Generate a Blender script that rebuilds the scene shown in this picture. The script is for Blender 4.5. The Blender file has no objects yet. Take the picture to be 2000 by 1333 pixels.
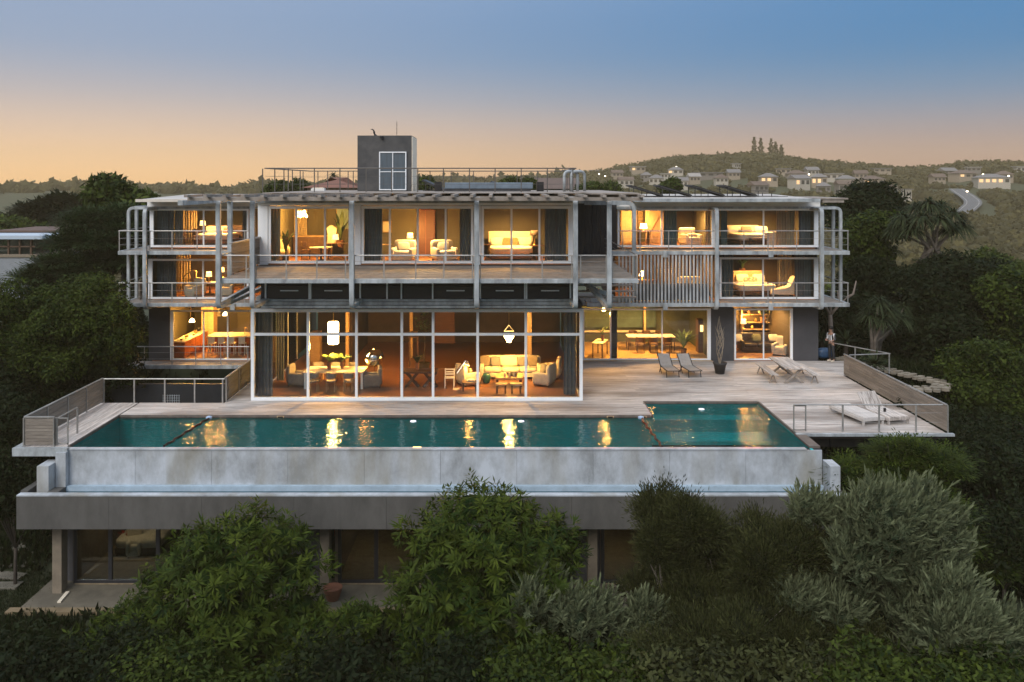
import bpy, math, random
import numpy as np
from mathutils import Vector, Matrix

# ------------------------------------------------------------------ camera, sky, light, exposure
SC = bpy.context.scene
COL = SC.collection
CAM_H, HOR, VPX, FOC = 9.2, 358.0, 975.0, 1600.0
cam_d = bpy.data.cameras.new('camera'); cam = bpy.data.objects.new('camera', cam_d); COL.objects.link(cam)
cam.location = (0, 0, CAM_H); cam.rotation_euler = (math.radians(90), 0, 0)
cam_d.sensor_width = 36; cam_d.lens = 36*FOC/2000
cam_d.shift_x = (1000-VPX)/2000; cam_d.shift_y = -(666.5-HOR)/2000
cam_d.clip_start = 0.1; cam_d.clip_end = 12000
SC.camera = cam

world = bpy.data.worlds.new('World'); SC.world = world; world.use_nodes = True
wn = world.node_tree; wn.nodes.clear()
SUN_EL, SUN_AZ = math.radians(38), math.radians(205)       # azimuth clockwise from +Y; afterglow from behind the camera
def wnode(t, **k):
    n = wn.nodes.new(t)
    for a, b in k.items(): setattr(n, a, b)
    return n
bg = wnode('ShaderNodeBackground'); out = wnode('ShaderNodeOutputWorld')
nish = wnode('ShaderNodeTexSky', sky_type='NISHITA', sun_disc=False)
nish.sun_elevation = SUN_EL; nish.sun_rotation = SUN_AZ; nish.dust_density = 3; nish.ozone_density = 3
tc = wnode('ShaderNodeTexCoord'); sep = wnode('ShaderNodeSeparateXYZ')
wn.links.new(tc.outputs['Generated'], sep.inputs[0])
def ramp(stops, mode='EASE'):
    r = wnode('ShaderNodeValToRGB'); e = r.color_ramp.elements
    r.color_ramp.interpolation = mode
    while len(e) < len(stops): e.new(0.5)
    for q, (p, c) in zip(e, stops): q.position = p; q.color = (*c, 1)
    return r
# elevation is sin(angle); top of the photograph's sky is about 0.16
rl = ramp([(0, (.72,.43,.20)), (.02, (.74,.46,.23)), (.055, (.54,.38,.27)), (.10, (.32,.285,.29)), (.155, (.17,.225,.32)), (.25, (.19,.24,.345)), (.5, (.40,.46,.56)), (1, (.80,.85,.95))], 'B_SPLINE')
rr = ramp([(0, (.32,.20,.15)), (.02, (.36,.225,.165)), (.055, (.25,.19,.19)), (.10, (.095,.155,.24)), (.155, (.02,.115,.25)), (.25, (.045,.14,.29)), (.5, (.34,.43,.56)), (1, (.80,.85,.95))], 'B_SPLINE')
for r in (rl, rr): wn.links.new(sep.outputs['Z'], r.inputs[0])
mr = wnode('ShaderNodeMapRange'); mr.inputs[1].default_value = -.56; mr.inputs[2].default_value = .58
mr.interpolation_type = 'SMOOTHSTEP'
wn.links.new(sep.outputs['X'], mr.inputs[0])
mx = wnode('ShaderNodeMix', data_type='RGBA')
wn.links.new(mr.outputs[0], mx.inputs[0]); wn.links.new(rl.outputs[0], mx.inputs[6]); wn.links.new(rr.outputs[0], mx.inputs[7])
sc_n = wnode('ShaderNodeVectorMath', operation='SCALE'); sc_n.inputs['Scale'].default_value = 0.012
wn.links.new(nish.outputs[0], sc_n.inputs[0])
ad = wnode('ShaderNodeVectorMath', operation='ADD')
wn.links.new(mx.outputs[2], ad.inputs[0]); wn.links.new(sc_n.outputs[0], ad.inputs[1])
wn.links.new(ad.outputs[0], bg.inputs[0]); bg.inputs[1].default_value = 1.0
wn.links.new(bg.outputs[0], out.inputs[0])

sun_d = bpy.data.lights.new('sun', 'SUN'); sun = bpy.data.objects.new('sun', sun_d); COL.objects.link(sun)
sun_d.energy = 1.35; sun_d.angle = math.radians(35); sun_d.color = (1, .94, .88)
sv = Vector((math.sin(SUN_AZ)*math.cos(SUN_EL), math.cos(SUN_AZ)*math.cos(SUN_EL), math.sin(SUN_EL)))
sun.rotation_euler = (-sv).to_track_quat('-Z', 'Y').to_euler(); sun.location = sv*80

vs = SC.view_settings
vs.view_transform = 'Standard'; vs.look = 'None'; vs.gamma = 1; vs.exposure = 0.6; vs.use_curve_mapping = False
SC.render.engine = 'CYCLES'
cy = SC.cycles
cy.use_denoising = True; cy.max_bounces = 7; cy.diffuse_bounces = 3; cy.glossy_bounces = 4; cy.transmission_bounces = 4
cy.transparent_max_bounces = 20; cy.volume_bounces = 0; cy.sample_clamp_indirect = 4; cy.sample_clamp_direct = 0
cy.caustics_reflective = False; cy.caustics_refractive = False
try: cy.denoiser = 'OPENIMAGEDENOISE'
except Exception: pass

# ------------------------------------------------------------------ helpers
R = math.radians
random.seed(7)
def X(px, Y): return (px-VPX)*Y/FOC
def Z(py, Y): return CAM_H-(py-HOR)*Y/FOC
def YG(py, z=0.0): return FOC*(CAM_H-z)/(py-HOR)      # depth of a level spot at height z seen on that row

MATS = {}
def mat(name, col, rough=.6, metal=0, var=.0, scale=2.0, col2=None, bump=0, bscale=40, stretch=(1,1,1), emit=None, estr=0, spec=.5, trans=0):
    if name in MATS: return MATS[name]
    m = bpy.data.materials.new(name); m.use_nodes = True; nt = m.node_tree
    b = nt.nodes['Principled BSDF']
    b.inputs['Base Color'].default_value = (*col, 1); b.inputs['Roughness'].default_value = rough; b.inputs['Metallic'].default_value = metal
    b.inputs['Specular IOR Level'].default_value = spec
    if emit: b.inputs['Emission Color'].default_value = (*emit, 1); b.inputs['Emission Strength'].default_value = estr
    if var or col2 or bump:
        t = nt.nodes.new('ShaderNodeTexCoord'); mp = nt.nodes.new('ShaderNodeMapping'); mp.inputs['Scale'].default_value = stretch
        g = nt.nodes.new('ShaderNodeNewGeometry'); nt.links.new(g.outputs['Position'], mp.inputs[0])
        n = nt.nodes.new('ShaderNodeTexNoise'); n.inputs['Scale'].default_value = scale; n.inputs['Detail'].default_value = 6; n.inputs['Roughness'].default_value = .65
        nt.links.new(mp.outputs[0], n.inputs[0])
        if var or col2:
            r = nt.nodes.new('ShaderNodeValToRGB'); e = r.color_ramp.elements
            c2 = col2 if col2 else tuple(min(1, c*(1+var)) for c in col)
            c1 = col if col2 else tuple(c*(1-var) for c in col)
            e[0].position = .33; e[1].position = .67; e[0].color = (*c1, 1); e[1].color = (*c2, 1)
            nt.links.new(n.outputs[0], r.inputs[0]); nt.links.new(r.outputs[0], b.inputs['Base Color'])
        if bump:
            n2 = nt.nodes.new('ShaderNodeTexNoise'); n2.inputs['Scale'].default_value = bscale; n2.inputs['Detail'].default_value = 4
            nt.links.new(mp.outputs[0], n2.inputs[0])
            bp = nt.nodes.new('ShaderNodeBump'); bp.inputs['Strength'].default_value = bump; bp.inputs['Distance'].default_value = .02
            nt.links.new(n2.outputs[0], bp.inputs['Height']); nt.links.new(bp.outputs[0], b.inputs['Normal'])
    MATS[name] = m; return m

def tag(o, label=None, cat=None, group=None, kind=None):
    if label: o['label'] = label
    if cat: o['category'] = cat
    if group: o['group'] = group
    if kind: o['kind'] = kind
    return o
def thing(name, label, cat, loc=(0,0,0), rz=0, group=None):
    o = bpy.data.objects.new(name, None); COL.objects.link(o); o.empty_display_size = .2
    o.location = loc; o.rotation_euler = (0, 0, rz)
    return tag(o, label, cat, group)

class MB:
    """collects shapes and links them as one mesh object"""
    def __init__(s): s.v = []; s.f = []; s.c = []; s.tint = None
    def add(s, vs, fs, tint=0.5):
        n = len(s.v); s.v += [tuple(v) for v in vs]; s.f += [tuple(i+n for i in f) for f in fs]; s.c += [tint]*len(vs); return s
    def box(s, x0, x1, y0, y1, z0, z1, tint=.5):
        if x0 > x1: x0, x1 = x1, x0
        if y0 > y1: y0, y1 = y1, y0
        if z0 > z1: z0, z1 = z1, z0
        return s.add([(x0,y0,z0),(x1,y0,z0),(x1,y1,z0),(x0,y1,z0),(x0,y0,z1),(x1,y0,z1),(x1,y1,z1),(x0,y1,z1)],
              [(0,3,2,1),(4,5,6,7),(0,1,5,4),(1,2,6,5),(2,3,7,6),(3,0,4,7)], tint)
    def xbox(s, M, sx, sy, sz, tint=.5):
        p = [M @ Vector((a*sx/2, b*sy/2, c*sz/2)) for c in (-1,1) for a, b in ((-1,-1),(1,-1),(1,1),(-1,1))]
        return s.add(p, [(0,3,2,1),(4,5,6,7),(0,1,5,4),(1,2,6,5),(2,3,7,6),(3,0,4,7)], tint)
    def bar(s, a, b, w, h=None, up=(0,0,1)):
        a, b = Vector(a), Vector(b); h = h or w; d = (b-a); L = d.length
        if L < 1e-6: return s
        d.normalize(); u = Vector(up)
        if abs(d.dot(u)) > .98: u = Vector((0,1,0))
        sd = d.cross(u).normalized(); u2 = sd.cross(d).normalized()
        M = Matrix((( sd.x, d.x, u2.x, (a.x+b.x)/2), (sd.y, d.y, u2.y, (a.y+b.y)/2), (sd.z, d.z, u2.z, (a.z+b.z)/2), (0,0,0,1)))
        return s.xbox(M, w, L, h)
    def tube(s, pts, rad, n=8, cap=True):
        pts = [Vector(p) for p in pts]; m = len(pts)
        rr_ = rad if isinstance(rad, (list, tuple)) else [rad]*m
        vs_, fs = [], []; ref = None
        for i, p in enumerate(pts):
            d = (pts[min(i+1, m-1)]-pts[max(i-1, 0)]).normalized()
            if ref is None: ref = Vector((0,0,1)) if abs(d.z) < .9 else Vector((1,0,0))
            sd = d.cross(ref).normalized(); u = sd.cross(d).normalized(); ref = u
            for k in range(n):
                a = 2*math.pi*k/n; vs_.append(p+(sd*math.cos(a)+u*math.sin(a))*rr_[i])
        for i in range(m-1):
            for k in range(n): fs.append((i*n+k, i*n+(k+1)%n, (i+1)*n+(k+1)%n, (i+1)*n+k))
        if cap: fs.append(tuple(range(n))[::-1]); fs.append(tuple((m-1)*n+k for k in range(n)))
        return s.add(vs_, fs)
    def lathe(s, prof, c=(0,0,0), n=16):
        vs_, fs = [], []
        for (r_, z) in prof:
            for k in range(n):
                a = 2*math.pi*k/n; vs_.append((c[0]+r_*math.cos(a), c[1]+r_*math.sin(a), c[2]+z))
        m = len(prof)
        for i in range(m-1):
            for k in range(n): fs.append((i*n+k, i*n+(k+1)%n, (i+1)*n+(k+1)%n, (i+1)*n+k))
        fs.append(tuple(range(n))[::-1]); fs.append(tuple((m-1)*n+k for k in range(n)))
        return s.add(vs_, fs)
    def soft(s, c, sz, e=.35, n=14, M=None, tint=.5):
        """a stuffed, rounded box (superellipsoid) for cushions and mattresses"""
        vs_, fs = [], []
        f = lambda t: math.copysign(abs(t)**e, t)
        for i in range(n//2+1):
            ph = -math.pi/2+math.pi*i/(n//2)
            for k in range(n):
                th = 2*math.pi*k/n
                p = Vector((f(math.cos(ph))*f(math.cos(th))*sz[0]/2, f(math.cos(ph))*f(math.sin(th))*sz[1]/2, f(math.sin(ph))*sz[2]/2))
                if M: p = M @ p
                vs_.append(Vector(c)+p)
        for i in range(n//2):
            for k in range(n): fs.append((i*n+k, i*n+(k+1)%n, (i+1)*n+(k+1)%n, (i+1)*n+k))
        return s.add(vs_, fs, tint)
    def prism(s, poly, axis, a, b, tint=.5):
        """poly: 2-D outline; axis 'x','y' or 'z' is the extrusion direction from a to b"""
        m = len(poly)
        def P(p, t): return {'x': (t, p[0], p[1]), 'y': (p[0], t, p[1]), 'z': (p[0], p[1], t)}[axis]
        return s.add([P(p, a) for p in poly]+[P(p, b) for p in poly],
            [tuple(range(m))[::-1], tuple(range(m, 2*m))]+[(i, (i+1) % m, m+(i+1) % m, m+i) for i in range(m)], tint)
    def sweep(s, pts, w, t):
        """flat bar w wide (across the path's plane) and t thick along a planar path of 3-D points"""
        pts = [Vector(p) for p in pts]; m = len(pts)
        nrm = None
        for i in range(1, m-1):
            c = (pts[i]-pts[i-1]).cross(pts[i+1]-pts[i])
            if c.length > 1e-6: nrm = c.normalized(); break
        if nrm is None: nrm = Vector((1,0,0))
        vs_, fs = [], []
        for i, p in enumerate(pts):
            d = Vector((0,0,0))
            if i > 0: d += (p-pts[i-1]).normalized()
            if i < m-1: d += (pts[i+1]-p).normalized()
            d.normalize(); o = nrm.cross(d)
            for a, b in ((-1,-1),(1,-1),(1,1),(-1,1)): vs_.append(p+nrm*a*w/2+o*b*t/2)
        for i in range(m-1):
            for k in range(4): fs.append((i*4+k, i*4+(k+1)%4, i*4+4+(k+1)%4, i*4+4+k))
        fs.append((3,2,1,0)); fs.append(tuple((m-1)*4+k for k in range(4)))
        return s.add(vs_, fs)
    def build(s, name, m, parent=None, smooth=False, bevel=0, world=False):
        me = bpy.data.meshes.new(name); me.from_pydata(s.v, [], s.f); me.update()
        if any(c != .5 for c in s.c):
            at = me.attributes.new('tint', 'FLOAT', 'POINT'); at.data.foreach_set('value', s.c)
        me.materials.append(m)
        if smooth: me.polygons.foreach_set('use_smooth', [True]*len(me.polygons))
        o = bpy.data.objects.new(name, me); COL.objects.link(o)
        if parent:
            o.parent = parent
            if world: o.matrix_parent_inverse = Matrix.Translation(-root_loc(parent))
        if bevel:
            b = o.modifiers.new('bevel', 'BEVEL'); b.width = bevel; b.segments = 2; b.limit_method = 'ANGLE'
        return o
def root_loc(o):
    v = Vector((0,0,0))
    while o:
        if o.type == 'EMPTY': v = v+o.location
        o = o.parent
    return v
def arc_path(pts, rad, seg=6):
    """rounds the inner corners of a polyline"""
    pts = [Vector(p) for p in pts]; o = [pts[0]]
    for i in range(1, len(pts)-1):
        a = (pts[i-1]-pts[i]).normalized(); b = (pts[i+1]-pts[i]).normalized()
        p0 = pts[i]+a*rad; p2 = pts[i]+b*rad
        for k in range(seg+1):
            t = k/seg; o.append(p0*(1-t)**2+pts[i]*2*t*(1-t)+p2*t*t)
    o.append(pts[-1]); return o
def copy_tree(o, parent=None):
    c = o.copy(); COL.objects.link(c)
    if parent: c.parent = parent
    for ch in CH.get(o.name, list(o.children)): copy_tree(ch, c)
    return c
CH = {}
def dup(root, loc, rz=0, label=None, group=None, scale=None):
    c = copy_tree(root); c.location = loc; c.rotation_euler = (0, 0, rz)
    if label: c['label'] = label
    if group: c['group'] = group
    if scale: c.scale = (scale,)*3 if isinstance(scale, (int, float)) else scale
    return c
def one(mb, name, m, label, cat, loc=(0,0,0), rz=0, group=None, **k):
    o = mb.build(name, m, **k); o.location = loc; o.rotation_euler = (0,0,rz); return tag(o, label, cat, group)

# ------------------------------------------------------------------ materials
M_steel = mat('weathered_painted_steel', (.19,.205,.21), .55, .1, col2=(.46,.50,.515), scale=2.6, stretch=(1,1,.4), bump=.15)
M_frame = mat('white_frame_paint', (.76,.80,.83), .45, 0, col2=(.88,.90,.90), scale=1.3, stretch=(1,1,.4))
M_roofw = mat('pale_roof_sheet', (.36,.33,.30), .7, col2=(.52,.49,.45), scale=.8)
M_white = mat('white_render', (.62,.62,.60), .75, col2=(.78,.78,.75), scale=.8, stretch=(.6,1,3))
M_dark = mat('charcoal_plaster', (.040,.041,.046), .8, col2=(.062,.062,.068), scale=.9)
M_panel = mat('charcoal_panel', (.016,.018,.022), .5, var=.2, scale=2)
M_rail = mat('brushed_rail_steel', (.36,.35,.33), .4, .5, var=.2, scale=3)
M_black = mat('black_metal', (.012,.012,.014), .45, .3)
M_int = mat('khaki_inside_wall', (.115,.105,.07), .85, var=.12, scale=.7)
M_intd = mat('dark_inside_wall', (.075,.055,.04), .8, var=.25, scale=.7)
M_ceil = mat('inside_ceiling', (.12,.10,.08), .85, var=.08)
M_floor = mat('timber_inside_floor', (.26,.115,.05), .4, col2=(.36,.17,.075), scale=3, stretch=(.5,6,1), spec=.4)
M_floor2 = mat('honey_inside_floor', (.40,.26,.11), .4, col2=(.5,.34,.16), scale=2)
M_cream = mat('cream_linen', (.74,.66,.52), .9, var=.1, scale=6, bump=.3, bscale=12)
M_greyfab = mat('grey_linen', (.22,.21,.20), .9, var=.15, scale=6)
M_taupe = mat('taupe_linen', (.22,.18,.13), .9, var=.15, scale=8)
M_olive = mat('olive_cotton', (.16,.15,.06), .9, var=.3, scale=10)
M_wood = mat('dark_walnut', (.085,.045,.025), .5, var=.3, scale=4, stretch=(1,6,6))
M_redwood = mat('red_cabinet_wood', (.34,.10,.035), .4, var=.25, scale=2, stretch=(1,1,5))
M_oak = mat('pale_oak', (.46,.31,.17), .55, var=.18, scale=4, stretch=(1,5,5))
M_stone = mat('pale_worktop', (.65,.58,.46), .3, var=.08)
M_curt = mat('grey_curtain', (.13,.145,.165), .9, var=.15, scale=3)
M_curtl = mat('sand_curtain', (.42,.34,.24), .9, var=.12, scale=3)
M_teak = mat('weathered_teak', (.20,.165,.135), .75, col2=(.34,.30,.26), scale=3, stretch=(1,1,1), bump=.3)
M_mesh = mat('taupe_sling_fabric', (.36,.32,.28), .8, var=.1, scale=8)
M_pot = mat('charcoal_pot', (.035,.033,.033), .7, var=.2)
M_terra = mat('terracotta', (.22,.09,.05), .8, var=.2)
M_bark = mat('grey_bark', (.16,.135,.11), .9, var=.35, scale=3, bump=.5, bscale=15)
M_barkd = mat('dark_bark', (.045,.035,.027), .9, var=.3, scale=3, bump=.5, bscale=15)
M_lit = mat('glowing_shade', (.9,.7,.4), .6, emit=(1,.66,.28), estr=13)
M_litw = mat('glowing_lamp_shade_soft', (.8,.6,.3), .6, emit=(1,.62,.22), estr=2.2)
M_brass = mat('brass', (.6,.38,.12), .3, .9)
M_mirror = mat('polished_chrome', (.8,.78,.74), .06, 1)
M_skin = mat('skin', (.34,.19,.13), .6)
M_hair = mat('dark_hair', (.02,.015,.012), .6)
M_blue = mat('blue_plastic', (.02,.06,.13), .5, var=.3, scale=8)

def tint_mat(name, c1, c2, rough=.7, nscale=2.0, stretch=(1,1,1), nmix=.5, bump=.2, blot=None):
    """per-piece tint from the attribute, broken up by grain noise"""
    m = bpy.data.materials.new(name); m.use_nodes = True; nt = m.node_tree; b = nt.nodes['Principled BSDF']
    a = nt.nodes.new('ShaderNodeAttribute'); a.attribute_name = 'tint'
    g = nt.nodes.new('ShaderNodeNewGeometry'); mp = nt.nodes.new('ShaderNodeMapping'); mp.inputs['Scale'].default_value = stretch
    nt.links.new(g.outputs['Position'], mp.inputs[0])
    n = nt.nodes.new('ShaderNodeTexNoise'); n.inputs['Scale'].default_value = nscale; n.inputs['Detail'].default_value = 8; n.inputs['Roughness'].default_value = .7
    nt.links.new(mp.outputs[0], n.inputs[0])
    mrg = nt.nodes.new('ShaderNodeMapRange'); mrg.inputs[1].default_value = .36; mrg.inputs[2].default_value = .64; nt.links.new(n.outputs[0], mrg.inputs[0])
    mxf = nt.nodes.new('ShaderNodeMix'); mxf.inputs[0].default_value = nmix
    nt.links.new(a.outputs['Fac'], mxf.inputs[2]); nt.links.new(mrg.outputs[0], mxf.inputs[3])
    mc = nt.nodes.new('ShaderNodeMix'); mc.data_type = 'RGBA'; mc.inputs[6].default_value = (*c1, 1); mc.inputs[7].default_value = (*c2, 1)
    nt.links.new(mxf.outputs[0], mc.inputs[0]); last = mc.outputs[2]
    if blot:
        n3 = nt.nodes.new('ShaderNodeTexNoise'); n3.inputs['Scale'].default_value = blot[0]; n3.inputs['Detail'].default_value = 3
        mp3 = nt.nodes.new('ShaderNodeMapping'); mp3.inputs['Scale'].default_value = blot[3]; nt.links.new(g.outputs['Position'], mp3.inputs[0]); nt.links.new(mp3.outputs[0], n3.inputs[0])
        m3 = nt.nodes.new('ShaderNodeMapRange'); m3.inputs[1].default_value = blot[1]; m3.inputs[2].default_value = blot[1]+.2; nt.links.new(n3.outputs[0], m3.inputs[0])
        mb_ = nt.nodes.new('ShaderNodeMix'); mb_.data_type = 'RGBA'; mb_.inputs[7].default_value = (*blot[2], 1)
        mul = nt.nodes.new('ShaderNodeMath'); mul.operation = 'MULTIPLY'; mul.inputs[1].default_value = .7; nt.links.new(m3.outputs[0], mul.inputs[0])
        nt.links.new(mul.outputs[0], mb_.inputs[0]); nt.links.new(last, mb_.inputs[6]); last = mb_.outputs[2]
    nt.links.new(last, b.inputs['Base Color']); b.inputs['Roughness'].default_value = rough
    if bump:
        bp = nt.nodes.new('ShaderNodeBump'); bp.inputs['Strength'].default_value = bump; bp.inputs['Distance'].default_value = .01
        nt.links.new(n.outputs[0], bp.inputs['Height']); nt.links.new(bp.outputs[0], b.inputs['Normal'])
    MATS[name] = m; return m
M_deck = tint_mat('weathered_deck_boards', (.20,.17,.148), (.78,.72,.665), .72, 2.4, (.35,5,1), .68, .25, (.50,.47,(.15,.12,.10),(.35,1.2,1)))
M_deckl = tint_mat('weathered_deck_boards_lengthwise', (.20,.17,.148), (.78,.72,.665), .72, 2.4, (5,.35,1), .62, .25)
M_clad = tint_mat('weathered_wall_boards', (.125,.105,.085), (.31,.27,.225), .8, 3, (1,.4,6), .5, .3)
M_conc = tint_mat('stained_pale_concrete', (.24,.255,.26), (.50,.54,.58), .7, .75, (1.2,1,.7), .95, .15, (.8,.50,(.27,.25,.19),(1.1,1,.22)))
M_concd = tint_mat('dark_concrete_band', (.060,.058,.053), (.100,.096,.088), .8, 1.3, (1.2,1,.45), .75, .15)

def glass_mat(name, tint, ior=1.45, rough=.0):
    m = bpy.data.materials.new(name); m.use_nodes = True; nt = m.node_tree; nt.nodes.clear()
    o = nt.nodes.new('ShaderNodeOutputMaterial'); mix = nt.nodes.new('ShaderNodeMixShader')
    t = nt.nodes.new('ShaderNodeBsdfTransparent'); t.inputs[0].default_value = (*tint, 1)
    g = nt.nodes.new('ShaderNodeBsdfGlossy'); g.inputs['Roughness'].default_value = rough
    f = nt.nodes.new('ShaderNodeFresnel'); f.inputs[0].default_value = ior
    nt.links.new(f.outputs[0], mix.inputs[0]); nt.links.new(t.outputs[0], mix.inputs[1]); nt.links.new(g.outputs[0], mix.inputs[2]); nt.links.new(mix.outputs[0], o.inputs[0])
    MATS[name] = m; return m
M_glass = glass_mat('window_glass', (.93,.95,.94))
M_glasst = glass_mat('tinted_glass', (.55,.62,.62), 1.6)

def water_mat(name, tint, bump, scale):
    m = glass_mat(name, tint, 1.30, .02); nt = m.node_tree
    g = nt.nodes.new('ShaderNodeNewGeometry')
    mp = nt.nodes.new('ShaderNodeMapping'); mp.inputs['Scale'].default_value = (1, 1.6, 1); nt.links.new(g.outputs['Position'], mp.inputs[0])
    n = nt.nodes.new('ShaderNodeTexNoise'); n.inputs['Scale'].default_value = scale; n.inputs['Detail'].default_value = 1.5; n.inputs['Distortion'].default_value = .5
    nt.links.new(mp.outputs[0], n.inputs[0])
    bp = nt.nodes.new('ShaderNodeBump'); bp.inputs['Strength'].default_value = bump; bp.inputs['Distance'].default_value = .024
    nt.links.new(n.outputs[0], bp.inputs['Height'])
    for q in nt.nodes:
        if q.type in ('BSDF_GLOSSY', 'FRESNEL'): nt.links.new(bp.outputs[0], q.inputs['Normal'])
    return m
M_water = water_mat('pool_water', (.03,.78,.78), 1.0, 3.6)
M_basin = mat('teal_pool_lining', (.012,.36,.37), .6, col2=(.022,.46,.46), scale=.9)
# ------------------------------------------------------------------ terrain
def sstep(a, b, t):
    t = np.clip((t-a)/(b-a), 0, 1); return t*t*(3-2*t)
def fbm(x, y, s, seed=0, o=4):
    v = 0; a = 1; tot = 0
    for i in range(o):
        ph = seed*1.7+i*3.1
        v = v+a*(np.sin(x/s+ph+1.3*np.sin(y/s*.8+ph*2))*np.cos(y/s*1.1-ph+1.1*np.sin(x/s*.7-ph)))
        tot += a; a *= .5; s *= .47
    return v/tot
CREST_PX = [0, 100, 300, 700, 1000, 1130, 1180, 1240, 1290, 1340, 1400, 1470, 1500, 1550, 1620, 1700, 1760, 1850, 1900, 1960, 2000, 2300, 2900]
CREST_PY = [366, 364, 362, 362, 352, 340, 333, 324, 314, 309, 306, 303, 303, 309, 316, 324, 331, 327, 321, 323, 326, 322, 340]
def height(x, y):
    x = np.asarray(x, float); y = np.asarray(y, float)
    flat = -5.06
    side = sstep(16.8, 20, np.abs(x))
    up = sstep(30, 39, y)
    z = flat + side*up*4.6 + (1-side)*sstep(44, 50, y)*4.6
    z = z - .35*np.maximum(0, 24-y)*(y < 24) * 1.0
    z = np.maximum(z, -16)
    # behind the house the land falls into a valley, then climbs to the far ridge
    ang = np.clip(VPX+FOC*x/np.maximum(y, 1), -600, 2900)
    cp = np.interp(ang, CREST_PX, CREST_PY)
    dist = np.sqrt(x*x+y*y)
    crest = CAM_H+(HOR-cp)/FOC*560-3.0
    t1 = sstep(60, 170, dist)
    val = -14.0
    far = val+(crest-val)*sstep(190, 560, dist)
    far = np.where(dist > 560, crest-(dist-560)*.05, far)
    far = np.maximum(far, -30)
    z = z*(1-t1)+far*t1+fbm(x, y, 70, 3)*2.2*t1*np.clip(1-(dist-600)/900, 0, 1)
    z = z+fbm(x, y, 4.5, 1)*.12*sstep(17, 19, np.abs(x))
    return z
def terrain():
    def axis(lim, near, g):
        a = [0]
        d = near
        while a[-1] < lim: a.append(a[-1]+d); d *= g
        return a
    xp = axis(5200, 1.4, 1.045); xs = [-v for v in xp[1:]][::-1]+xp
    ys = [-v for v in axis(400, 3, 1.25)[1:]][::-1]+axis(9000, 1.4, 1.035)
    nx, ny = len(xs), len(ys)
    gx, gy = np.meshgrid(xs, ys); gz = height(gx, gy)
    me = bpy.data.meshes.new('ground')
    v = np.stack([gx, gy, gz], -1).reshape(-1, 3)
    i = np.arange(nx*ny).reshape(ny, nx); q = np.stack([i[:-1,:-1], i[:-1,1:], i[1:,1:], i[1:,:-1]], -1).reshape(-1, 4)
    me.from_pydata(v.tolist(), [], q.tolist()); me.polygons.foreach_set('use_smooth', [True]*len(q))
    me.materials.append(mat('grassy_earth', (.022,.026,.010), .95, col2=(.038,.050,.016), scale=.5, bump=.5, bscale=9))
    o = bpy.data.objects.new('ground', me); COL.objects.link(o); tag(o, kind='structure')
terrain()

# ------------------------------------------------------------------ deck
def planks(name, rects, along, m, thick=.028, bw=.14, gap=.006, z=0.0):
    rnd = random.Random(name); mb = MB()
    for (x0, x1, y0, y1) in rects:
        a0, a1, b0, b1 = (x0, x1, y0, y1) if along == 'x' else (y0, y1, x0, x1)
        b = b0
        while b < b1-.02:
            e = min(b+bw-gap, b1); a = a0-rnd.uniform(0, 3.5)
            while a < a1:
                l = rnd.choice((3.0, 3.6, 4.2, 4.8)); s0, s1 = max(a, a0), min(a+l-gap, a1)
                if s1-s0 > .05:
                    dz = rnd.uniform(-.003, .003); t = min(1, max(0, rnd.gauss(.5, .27)))
                    if along == 'x': mb.box(s0, s1, b, e, z-thick, z+dz, t)
                    else: mb.box(b, e, s0, s1, z-thick, z+dz, t)
                a += l
            b += bw
    return mb
deck = MB()
DZ = -.03
for r_ in ((-16.65,-15.12,28.62,34.3), (-15.05,-11.5,32.55,34.3), (-11.5,6.0,32.55,34.7), (-11.5,-10.52,34.7,41.9), (3.56,6.0,34.7,42.4), (6.0,10.95,34.56,42.4), (10.95,16.45,30.2,42.4), (16.45,17.9,39.2,42.4)):
    deck.box(*r_, -.22, DZ)
dk = deck.build('deck', mat('deck_joists', (.05,.04,.035), .9)); tag(dk, kind='structure')
p1 = planks('deck_boards', [(-15.05,-11.5,32.5,34.3), (-11.5,6.05,32.5,34.7), (-11.5,-10.52,34.7,41.9), (3.56,6.05,34.7,42.4), (6.05,10.95,34.5,42.4), (10.95,16.45,30.2,42.4), (16.45,17.9,39.2,42.4)], 'x', M_deck)
tag(p1.build('deck_boards', M_deck, dk), kind='stuff')
p2 = planks('deck_boards_side', [(-16.65,-15.1,28.6,34.3)], 'y', M_deckl)
tag(p2.build('deck_boards', M_deckl, dk), kind='stuff')
e = MB(); e.box(-16.9,-15.0,28.42,28.58,-.28,-.0); e.box(-16.9,-16.68,28.6,34.3,-.28,0); e.box(10.9,16.7,30.02,30.17,-.09,.0)
e.build('edge_beam', M_steel, dk)
e = MB(); e.box(11.3,16.3,30.5,30.75,-.62,-.23); e.box(16.1,16.3,30.76,42,-.62,-.23)
for x in (12.3, 13.5, 14.7): e.box(x,x+.06,30.44,30.49,-.6,-.25)
e.build('steel_beam', M_black, dk)
e = MB()
for x in (11.9, 15.9): e.box(x, x+.25, 31.2, 31.45, -5.1, -.63)
e.build('post', M_dark, dk)

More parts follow.
